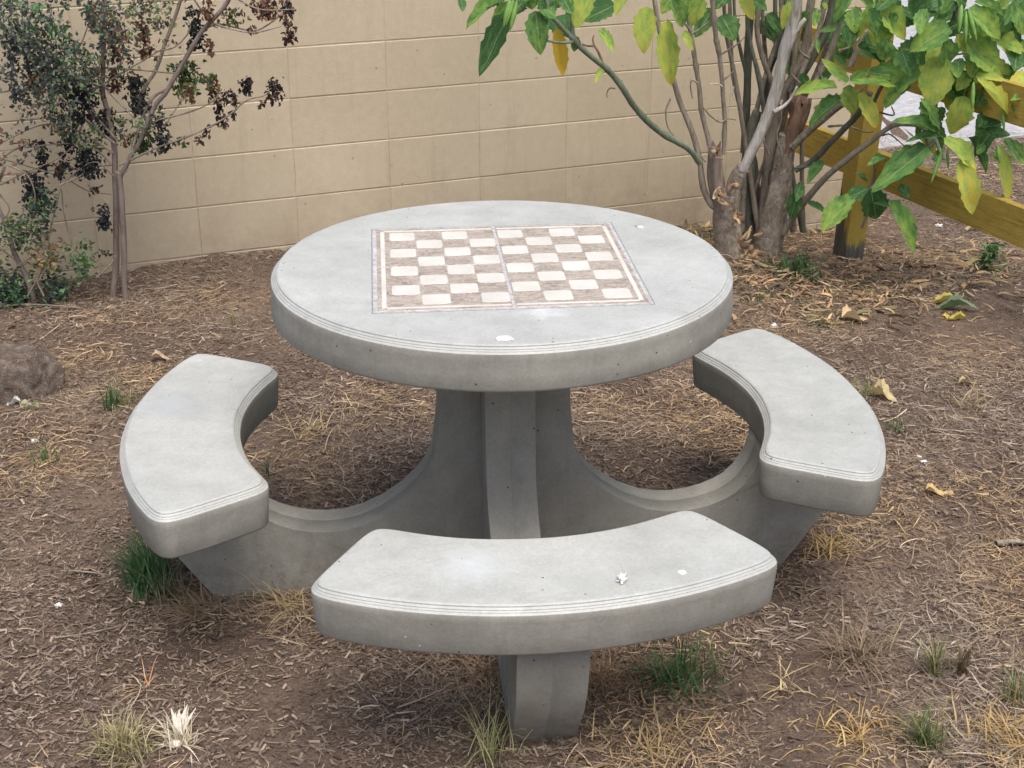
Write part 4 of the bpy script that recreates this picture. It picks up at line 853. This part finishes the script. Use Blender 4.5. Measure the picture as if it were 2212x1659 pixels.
V = np.stack([c0-X*(L/2)[:, None]-Yv*(Wd*k1/2)[:, None], c0+X*(L/2)[:, None]-Yv*(Wd*k2_/2)[:, None], c0+X*(L*.45)[:, None]+Yv*(Wd/2)[:, None], c0-X*(L*.5)[:, None]+Yv*(Wd*k2_/2)[:, None]], 1)
cols = lerp_col([(.11, .081, .062), (.165, .125, .095), (.225, .173, .13), (.29, .23, .172), (.13, .098, .077), (.185, .143, .112)], n, .35)
hi = rng.uniform(0, 1, n) < .035; cols[hi, :3] = cols[hi, :3]*.5+np.array([.30, .25, .20])*.9
ch = link('bark_mulch', fastmesh('bark_mulch', V, np.arange(n*4).reshape(-1, 4), np.repeat(cols, 4, 0)), M_LIT); tag(ch, 'brown bark chips and plant crumbs strewn over the soil', 'mulch', kind='stuff')
def ribbons(P, L, W_, segs, curv, lift, cols, el0=0., zoff=.004, heading=None, tipw=.3, ground=True):
    """long thin blades: returns verts, quads, colours"""
    n = len(P); a_ = rng.uniform(0, 2*pi, n) if heading is None else heading
    cur = rng.normal(0, curv, n); el = el0+rng.normal(0, lift, n); roll = rng.normal(0, .5, n)
    x = P[:, 0].copy(); y = P[:, 1].copy(); z = (terrain(x, y) if P.shape[1] == 2 else P[:, 2])+zoff*rng.uniform(.2, 1, n)
    rows = []; st = L/segs; base = z.copy()
    eld = -el*2.2/segs
    for s in range(segs+1):
        t = s/segs; wv = W_*(1-(1-tipw)*t)*(.6 if s == 0 else 1)/2
        sx_, sy_ = -np.sin(a_), np.cos(a_)
        rows.append(np.stack([x+sx_*wv, y+sy_*wv, z+roll*wv], 1)); rows.append(np.stack([x-sx_*wv, y-sy_*wv, z-roll*wv], 1))
        x = x+np.cos(a_)*np.cos(el)*st; y = y+np.sin(a_)*np.cos(el)*st; z = z+np.sin(el)*st
        if ground and P.shape[1] == 2: z = np.maximum(z, terrain(x, y)+.001)
        a_ = a_+cur/segs+rng.normal(0, .08, n); el = el+eld
    V = np.stack(rows, 1); m = 2*(segs+1); o = (np.arange(n)*m)[:, None, None]
    q_ = np.array([[2*s, 2*s+1, 2*s+3, 2*s+2] for s in range(segs)])[None]
    return V.reshape(-1, 3), (o+q_).reshape(-1, 4), np.repeat(cols, m, 0)
# straw
n = 130000; P = scatter(n, .6); st = field(P[:, 0], P[:, 1], STRAW); ba = field(P[:, 0], P[:, 1], BARE)
pn_ = vnoise(P[:, 0]*5+40, P[:, 1]*5+7, 9); rgt = S((P[:, 0]-.1)/.9)*.42
keep = rng.uniform(0, 1, n) < (.06+rgt+st*1.0)*(1-ba*.9)*(.04+1.75*S((pn_-.28)/.45)); P = P[keep]; n = len(P); st = st[keep]
L = rng.gamma(2.0, .017, n)+.010; L = np.minimum(L, .15); W_ = rng.gamma(3., .00055, n)+.0006
cols = lerp_col([(.37, .27, .165), (.46, .345, .215), (.56, .44, .29), (.29, .205, .13), (.42, .30, .17), (.15, .11, .082), (.20, .15, .11), (.12, .09, .07)], n, .25)
gold = vnoise(P[:, 0]*3+4, P[:, 1]*3+70, 12)[:, None]; cols[:, :3] *= 1+(gold-.5)*np.array([[.35, .15, -.35]])
V, Q, cc = ribbons(P, L, W_, 4, .55, .11, cols, .05, .014)
sw = link('dry_straw', fastmesh('dry_straw', V, Q, cc), M_LIT); tag(sw, 'loose tan straw and dead grass blades lying on the ground', 'straw', kind='stuff')
n = 210000; P = scatter(n, .6); st = field(P[:, 0], P[:, 1], STRAW); ba = field(P[:, 0], P[:, 1], BARE); pn_ = vnoise(P[:, 0]*4+11, P[:, 1]*4+27, 19)
keep = rng.uniform(0, 1, n) < (.06+S((P[:, 0]-.2)/.9)*.5+st*1.1)*(1-ba*.9)*(.08+1.6*S((pn_-.25)/.5)); P = P[keep]; n = len(P)
L = rng.gamma(2.2, .008, n)+.006; W_ = rng.uniform(.0006, .0016, n)
cols = lerp_col([(.40, .305, .195), (.52, .415, .28), (.32, .24, .155), (.45, .335, .20), (.24, .18, .13)], n, .25)
gold = vnoise(P[:, 0]*3+4, P[:, 1]*3+70, 12)[:, None]; cols[:, :3] *= 1+(gold-.5)*np.array([[.35, .15, -.35]])
V, Q, cc = ribbons(P, L, W_, 2, .7, .2, cols, .08, .015)
th_ = link('straw_thatch', fastmesh('straw_thatch', V, Q, cc), M_LIT); tag(th_, 'fine matted dead grass thatch between the longer straw', 'straw', kind='stuff')
print('straw', n)
# curled dead leaves under the shrubs
n = 9000; P = scatter(n*5, 0.)[:]; lf = field(P[:, 0], P[:, 1], LEAFB); pr = lf*.9; keep = rng.uniform(0, 1, len(P)) < pr; P = P[keep][:n]; n = len(P)
L = rng.uniform(.025, .095, n); W_ = L*rng.uniform(.05, .20, n)
cols = lerp_col([(.42, .27, .14), (.50, .34, .18), (.32, .205, .12), (.17, .115, .075), (.42, .33, .20), (.13, .10, .07), (.22, .19, .10), (.12, .09, .065)], n, .3)
V, Q, cc = ribbons(P, L, W_, 5, .9, .28, cols*np.array([1, 1, 1, 1]), .16, .022, tipw=.15)
dl = link('leaf_litter', fastmesh('leaf_litter', V, Q, cc, True), M_LIT); tag(dl, 'heap of curled tan dead leaves under the right hand shrubs', 'leaf litter', kind='stuff')
print('leaves', n)

# grass tufts, each a thing
def tuft(px, py, n, h, spread, cols, label, group, name='grass_tuft', cat='grass', width=.0028, lean=None, base=.02, curv=.5, up_=1.1):
    g0 = G(px, py); n_ = n
    a_ = rng.uniform(0, 2*pi, n_) if lean is None else rng.normal(lean, .8, n_)
    r_ = np.minimum(np.abs(rng.normal(0, base, n_)), base*1.7); b_ = rng.uniform(0, 2*pi, n_)
    x = r_*np.cos(b_); y = r_*np.sin(b_)
    P = np.stack([x, y, terrain(x+g0.x, y+g0.y)-g0.z-.004], 1)
    el = np.clip(rng.normal(up_, spread, n_), .15, 1.55); L = h*rng.uniform(.45, 1.1, n_); segs = 5
    xx, yy, zz = P[:, 0], P[:, 1], P[:, 2]; rows = []; W_ = width*1.3*rng.uniform(.6, 1.2, n_)
    e = el.copy(); s_l = L/segs; de = -rng.uniform(.05, .35, n_)*curv
    for s in range(segs+1):
        wv = W_*(1-.85*(s/segs)**1.5)/2; sx_, sy_ = -np.sin(a_), np.cos(a_)
        rows += [np.stack([xx+sx_*wv, yy+sy_*wv, zz], 1), np.stack([xx-sx_*wv, yy-sy_*wv, zz], 1)]
        xx = xx+np.cos(a_)*np.cos(e)*s_l; yy = yy+np.sin(a_)*np.cos(e)*s_l; zz = zz+np.sin(e)*s_l; e = e+de*2; a_ = a_+rng.normal(0, .06, n_)
    V = np.stack(rows, 1); m = 2*(segs+1); o = (np.arange(n_)*m)[:, None, None]; q_ = np.array([[2*s, 2*s+1, 2*s+3, 2*s+2] for s in range(segs)])[None]
    c = lerp_col(cols, n_, .25); ob = link(name, fastmesh(name, V.reshape(-1, 3), (o+q_).reshape(-1, 4), np.repeat(c, m, 0), True), M_BLADE); ob.location = g0
    return tag(ob, label, cat, group)
GR = [(.06, .13, .04), (.085, .175, .055), (.045, .10, .038), (.13, .20, .075)]; GRD = [(.028, .085, .032), (.045, .13, .042), (.065, .155, .05), (.06, .095, .042)]
OL = [(.16, .20, .07), (.25, .25, .11), (.11, .16, .06), (.36, .31, .17)]; TA = [(.40, .31, .17), (.52, .42, .25), (.34, .25, .13), (.60, .50, .33)]; GO = [(.46, .33, .13), (.55, .40, .18), (.38, .25, .10)]
gg = 'green grass tufts growing through the mulch'; gd = 'dry grass clumps standing on the soil'
tuft(330, 1275, 200, .16, .28, GRD, 'thick dark green grass tuft under the near end of the left bench', gg, lean=2.2, base=.035, width=.004, up_=1.25)
tuft(360, 1300, 130, .11, .5, [(.14, .14, .08), (.22, .19, .12), (.09, .11, .06)], 'grey green wilted grass below the left bench corner', gg, base=.05)
tuft(245, 880, 60, .11, .22, GR, 'upright green grass tuft between the rock and the left bench', gg, base=.018, up_=1.35)
tuft(268, 878, 50, .07, .4, OL, 'short olive grass just right of the upright tuft by the rock', gg, base=.03)
tuft(100, 1000, 40, .09, .3, GR, 'thin sparse green grass near the left edge below the rock', gg, base=.03, up_=1.3, width=.0018)
tuft(578, 1030, 9, .085, .12, GR, 'single short green sprout between left bench and pedestal', gg, base=.006, up_=1.4)
tuft(510, 700, 10, .08, .2, OL, 'faint green sprout in the straw left of the tabletop', gg, base=.01, up_=1.35)
tuft(1450, 1475, 170, .12, .45, GR, 'wide green grass tuft right of the front bench leg', gg, base=.045, up_=.8, width=.0028)
tuft(1475, 1455, 26, .18, .15, GR, 'tall thin green blades rising behind the wide grass tuft', gg, base=.03, up_=1.4, width=.002)
tuft(1545, 1455, 24, .15, .2, OL, 'few olive blades under the right end of the front bench', gg, base=.025, up_=1.35, width=.002)
tuft(2125, 1600, 40, .10, .2, GR, 'green grass tuft near the lower right corner', gg, base=.025, up_=1.35) if False else None
tuft(2015, 1455, 60, .11, .2, OL, 'olive grass stalks in the straw at right, the left one of a pair', gg, base=.012, up_=1.42)
tuft(2072, 1452, 50, .12, .2, [(.20, .15, .09), (.14, .12, .07), (.28, .21, .13)], 'brownish grass stalks in the straw at right, the right one of a pair', gg, base=.012, up_=1.42)
tuft(1995, 1612, 90, .12, .22, [(.09, .16, .05), (.14, .18, .06), (.22, .20, .09)], 'bright olive green grass tuft near the lower right', gg, base=.022, up_=1.35)
tuft(2190, 1510, 40, .11, .25, OL, 'sparse green blades by the right edge', gg, base=.02, up_=1.3)
tuft(1720, 590, 300, .11, .5, GRD, 'dense dark green grass clump at the foot of the right shrub', gg, base=.06, up_=.9, width=.003)
tuft(1640, 648, 90, .07, .5, GR, 'low green grass beside the right rim of the tabletop', gg, base=.05, up_=.8)
tuft(1870, 620, 120, .06, .6, GRD, 'low flattened green grass beneath the fence post', gg, base=.09, up_=.5)
tuft(1765, 700, 60, .11, .4, [(.14, .18, .07), (.22, .24, .12), (.10, .14, .06)], 'pale green flopped grass behind the right bench', gg, base=.04, up_=.5, lean=-.6)
tuft(1335, 462, 40, .14, .25, OL, 'wispy weed behind the far rim of the tabletop', gg, base=.03, up_=1.3, width=.002)
tuft(1400, 478, 26, .16, .3, [(.16, .12, .08), (.10, .09, .06), (.2, .17, .1)], 'brown twiggy weed by the wall behind the tabletop', gg, base=.02, up_=1.3, width=.002)
tuft(1500, 515, 200, .08, .5, OL, 'scrubby olive grass between the tabletop rim and the left trunk', gg, base=.09, up_=.9)
tuft(1940, 930, 34, .07, .4, GR, 'tiny green grass patch right of the right bench', gg, base=.02, up_=.9)
tuft(1870, 850, 60, .09, .4, OL, 'yellowish grass patch behind the right bench outer edge', gg, base=.04, up_=1.0)
tuft(270, 1620, 200, .105, .5, [(.44, .37, .20), (.34, .32, .15), (.56, .48, .30), (.22, .24, .10)], 'straw coloured grass clump with olive core at lower left', gd, 'dry_grass_clump', base=.035, up_=1.05, width=.0026)
tuft(1700, 1490, 40, .09, .5, TA, 'small dry clump right of the front bench', gd, 'dry_grass_clump', base=.04, up_=.5)
tuft(1860, 1420, 150, .15, .4, [(.26, .20, .13), (.34, .26, .17), (.18, .14, .09)], 'brown dry grass clump right of the front bench end', gd, 'dry_grass_clump', base=.04, up_=.55)
tuft(1855, 1590, 260, .085, .5, GO, 'golden flattened dry grass clump at the bottom right', gd, 'dry_grass_clump', base=.07, up_=.3, curv=.9)
tuft(2190, 1610, 240, .10, .5, GO, 'golden orange dry grass clump in the lower right corner', gd, 'dry_grass_clump', base=.07, up_=.45)
tuft(1400, 1625, 260, .08, .6, [(.44, .34, .17), (.50, .38, .2), (.34, .24, .12)], 'low golden dry grass patch at the bottom right of the bench leg', gd, 'dry_grass_clump', base=.08, up_=.45)
tuft(1060, 1640, 60, .20, .25, [(.42, .38, .2), (.32, .33, .16), (.22, .27, .1)], 'thin seeding grass stalks at the bottom left of the front leg', gd, 'dry_grass_clump', base=.03, up_=1.25, width=.0018)
tuft(1290, 1480, 160, .12, .5, [(.30, .20, .12), (.40, .28, .17), (.22, .15, .09)], 'brown dry grass hugging the right side of the front leg', gd, 'dry_grass_clump', base=.05, up_=.6)
tuft(1040, 1450, 160, .12, .5, [(.30, .20, .12), (.40, .30, .19), (.24, .17, .1)], 'brown dry grass hugging the left side of the front leg', gd, 'dry_grass_clump', base=.06, up_=.5)
tuft(440, 1322, 170, .14, .4, [(.38, .28, .16), (.46, .35, .21), (.3, .2, .11)], 'fanned out dry grass clump below the left leg', gd, 'dry_grass_clump', base=.03, up_=.35, lean=2.8)
tuft(640, 1312, 150, .15, .4, [(.40, .31, .18), (.48, .38, .23)], 'swept dry grass clump beside the front bench left end', gd, 'dry_grass_clump', base=.04, up_=.25, lean=3.0)
tuft(2095, 880, 70, .10, .4, TA, 'dry grass sprigs at right behind the bare soil patch', gd, 'dry_grass_clump', base=.04, up_=.9)
tuft(310, 1490, 40, .09, .4, [(.50, .24, .12), (.52, .42, .28)], 'small reddish dry sprig left of the front bench', gd, 'dry_grass_clump', base=.012, up_=.35)
tuft(1630, 1270, 80, .10, .5, TA, 'dry grass behind the right end of the front bench', gd, 'dry_grass_clump', base=.06, up_=.5) if False else None
tuft(1790, 1190, 140, .10, .5, GO, 'golden dry grass below the near end of the right bench', gd, 'dry_grass_clump', base=.06, up_=.5)
tuft(1660, 990, 110, .09, .5, GO, 'golden dry grass under the inner edge of the right bench', gd, 'dry_grass_clump', base=.05, up_=.5)
tuft(670, 930, 150, .10, .5, TA, 'dry grass clump between left bench and pedestal', gd, 'dry_grass_clump', base=.09, up_=.4)

# feathery white tuft
f0 = G(385, 1598)
ft = empty('feather_tuft', f0, 'frayed white feathery tuft with a pale round base beside the dry grass clump', 'feather tuft')
V = []; Q = []; cc = []
M_WHITE = simple('white_feather', (.56, .53, .45), .9, 90, .25)
for k2 in range(13):
    a_ = radians(62+k2*5.2); el = random.uniform(.5, .95); V = []; F = []
    d = Vector((cos(a_)*cos(el), sin(a_)*cos(el), sin(el))); sd_ = d.cross(Vector((0, 0, 1))).normalized(); L = random.uniform(.05, .078)
    for j in range(13):
        t = j/12; w_ = .0035*sin(pi*min(1, t*1.05)**.7)*(1.25 if j % 2 else .8)+.0008; p_ = d*(L*t)+Vector((0, 0, -.015*t*t))
        V += [p_+sd_*w_, p_+Vector((0, 0, .0016)), p_-sd_*w_]
    for j in range(12): b_ = j*3; F += [(b_, b_+3, b_+4, b_+1), (b_+1, b_+4, b_+5, b_+2)]
    me = mesh('feather', V, F); o = bpy.data.objects.new('feather', me); me.materials.append(M_WHITE); C.objects.link(o); o.parent = ft; o.location = (random.uniform(-.012, .012), 0, .012)
bs = blob('base_knob', (0, -.022, .006), .014, .010, .010, None, None, 9, simple('pale_knob', (.66, .60, .52), .6), rough=.1); bs.parent = ft
tuft(392, 1606, 90, .09, .5, [(.56, .48, .34), (.66, .60, .48)], 'cream dry grass wrapped round the white feathery tuft', gd, 'dry_grass_clump', base=.022, up_=.8)

# rock at the left edge
def rock(px, py, sx, sy, sz, label, seed, sub=5):
    g0 = G(px, py); bm = bmesh.new(); bmesh.ops.create_icosphere(bm, subdivisions=sub, radius=1)
    pl = [(Vector((0, .1, 1)).normalized(), .62), (Vector((.9, -.3, .25)).normalized(), .74), (Vector((.3, -.95, .12)).normalized(), .7), (Vector((-.8, -.5, .3)).normalized(), .75), (Vector((.7, .2, .7)).normalized(), .8), (Vector((.2, -.7, .68)).normalized(), .82)]
    for v in bm.verts:
        c = v.co.copy()
        for n_, d_ in pl:
            k2 = c.dot(n_)
            if k2 > d_: c -= n_*(k2-d_)*.92
        c *= 1+.10*mnoise.fractal(c*2.2+Vector((seed, 0, 0)), 1, 2, 4)+.05*abs(mnoise.noise(c*6))+.025*mnoise.noise(c*17)+.012*mnoise.noise(c*40)
        v.co = Vector((c.x*sx, c.y*sy, c.z*sz))
    me = bpy.data.meshes.new('rock'); bm.to_mesh(me); bm.free(); me.polygons.foreach_set('use_smooth', [True]*len(me.polygons))
    o = link('rock', me, M_ROCK); o.location = g0+Vector((0, 0, sz*.35)); return tag(o, label, 'rock')
rock(22, 848, .175, .14, .135, 'rough grey brown granite rock at the left edge of the yard', 3)

# single fallen leaves and scraps
def curled_leaf(px, py, L, w_, col, label, cat='leaf', seed=0, curl=1.2, name='fallen_leaf', ang_=None):
    r = random.Random(seed); g0 = G(px, py); n = 12; V = []; F = []; cs = []
    for i in range(n+1):
        t = i/n; wd = w_*(sin(pi*t**.8)**.7)*(1.15 if i % 2 else .88)+.001
        for s in (-1, -.5, 0, .5, 1):
            V.append((L*(t-.5), s*wd, abs(s)**1.5*wd*curl*(.7+.5*sin(t*6+seed))+.012*sin(t*4+seed)*L/.1+.008+.006*mnoise.noise(Vector((t*5, s*2, seed))))); cs.append(tuple(c*(1+.35*mnoise.noise(Vector((t*6, s*3, seed)))) for c in col)+(1,))
    for i in range(n):
        for k2 in range(4): a_ = i*5+k2; F.append((a_, a_+5, a_+6, a_+1))
    ob = link(name, mesh(name, V, F, True, cs), M_BLADE); ob.location = g0; ob.rotation_euler = (0, 0, r.uniform(0, 3) if ang_ is None else ang_); return tag(ob, label, cat, 'single fallen leaves')
curled_leaf(1850, 695, .12, .032, (.62, .48, .28), 'large crumpled pale tan leaf on the soil behind the right bench', seed=1, ang_=.2)
curled_leaf(1798, 700, .09, .011, (.56, .40, .20), 'narrow curled tan leaf left of the large crumpled one', seed=2, ang_=-.1)
curled_leaf(2060, 690, .08, .022, (.55, .46, .10), 'yellow curled leaf on the bare dark soil', seed=3, ang_=-.4)
curled_leaf(2030, 655, .13, .02, (.55, .48, .14), 'long pale yellow leaf lying in the leaf litter', seed=4, ang_=-.3)
curled_leaf(2060, 672, .17, .022, (.16, .24, .13), 'dull green shrivelled leaf below the pale yellow one', seed=5, ang_=-.35)
curled_leaf(1905, 865, .10, .028, (.55, .46, .25), 'yellowish crumpled leaf behind the outer curve of the right bench', seed=6, ang_=-.5)
curled_leaf(2090, 832, .07, .010, (.52, .46, .22), 'thin yellowish leaf in the dry grass at right', seed=7, ang_=.3)
curled_leaf(2030, 1070, .08, .018, (.62, .46, .22), 'spread tan leaf right of the right bench', seed=8, ang_=-.1)
curled_leaf(65, 882, .085, .020, (.38, .42, .24), 'folded pale green leaf on the ground in front of the rock', seed=9, ang_=-.6)
curled_leaf(30, 875, .045, .014, (.60, .62, .60), 'small pale grey scrap beside the folded green leaf', 'scrap', seed=10, ang_=.1, name='scrap')
curled_leaf(2100, 500, .12, .014, (.55, .45, .24), 'curved pale leaf under the lower fence rail', seed=11, ang_=.1)
curled_leaf(2110, 580, .16, .014, (.48, .43, .22), 'long olive tan leaf left of the small green plant', seed=12, ang_=.45)
curled_leaf(350, 780, .07, .015, (.50, .38, .26), 'tan curled leaf in the straw above the left bench', seed=13, ang_=.2)
for i, (px, py, r_, lab) in enumerate([(1672, 706, .012, 'small white crumpled scrap just behind the far end of the right bench'), (2028, 490, .014, 'white scrap on the mulch under the shrub leaves'), (1995, 1000, .008, 'tiny white pebble right of the right bench'), (2222-4, 848, .012, 'whitish crumbs by the right edge'), (1985, 988, .006, 'smallest white crumb right of the right bench'), (75, 955, .010, 'white petal like scrap near the left edge'), (128, 1310, .009, 'pale torn scrap on the mulch at lower left'), (2222-5, 1345, .008, 'white crumbs in the straw at right')]):
    p = G(px, py); blob('white_scrap', p+Vector((0, 0, r_*.35)), r_, r_*.8, r_*.6, lab, 'scrap', 20+i, rough=.8)
# small green plant
pg = G(2132, 585); sp_ = empty('seedling', pg, 'small upright green seedling on the mulch near the fence', 'plant')
tube('stem', [pg+Vector((0, 0, -.01)), pg+Vector((.004, 0, .05)), pg+Vector((-.004, 0, .10))], .002, .0015, M_GSTEM, sp_, sides=6, seed=3)
P = np.stack([pg.x+rng.normal(0, .018, 120), pg.y+rng.normal(0, .015, 120), pg.z+rng.uniform(.005, .12, 120)], 1); V, Q, Tt, c2 = leaflets(P, .028, pcols(['green', 'green', 'olive'], 120)*np.array([1.6, 1.7, 1.4, 1]), .2, .4); fo = leafmesh('foliage', V, Q, Tt, c2, M_BLADE, sp_); fo['kind'] = 'stuff'
# loose sticks
for i, (L_, r_, lab) in enumerate([([(0, 668), (60, 664), (140, 668), (180, 672)], .0045, 'long straight stick lying along the ground at far left'), ([(35, 782), (80, 776), (140, 780)], .004, 'pale stick above the rock'), ([(1640, 1345), (1700, 1340), (1760, 1330)], .0018, 'thin pale stem on the straw right of the front bench') if False else ([(2150, 1185), (2185, 1180), (2225, 1186)], .008, 'dark stub of wood at the right edge'),
        ([(1185+700, 1335), (1925, 1325), (1965, 1318)], .002, 'thin straight pale stem on the straw at right'), ([(1680, 1290), (1850, 1300), (1870, 1330)], .002, 'bent dry stem right of the front bench') if False else ([(150, 1240), (190, 1243), (240, 1250)], .003, 'short dark bark sliver at left middle'), ([(120, 1385), (190, 1375), (270, 1357)], .0022, 'thin forked twig lying on the mulch at lower left'), ([(850, 885), (890, 882), (930, 884)], .003, 'dark twig on the ground behind the pedestal at left')]):
    pts_ = [G(x, y)+Vector((0, 0, r_+.007)) for x, y in L_]; o = tube('stick', pts_, r_, r_*.6, M_BARK2, None, sides=6, seed=120+i, rough=.2)
    tag(o, lab, 'stick', 'sticks lying on the mulch')
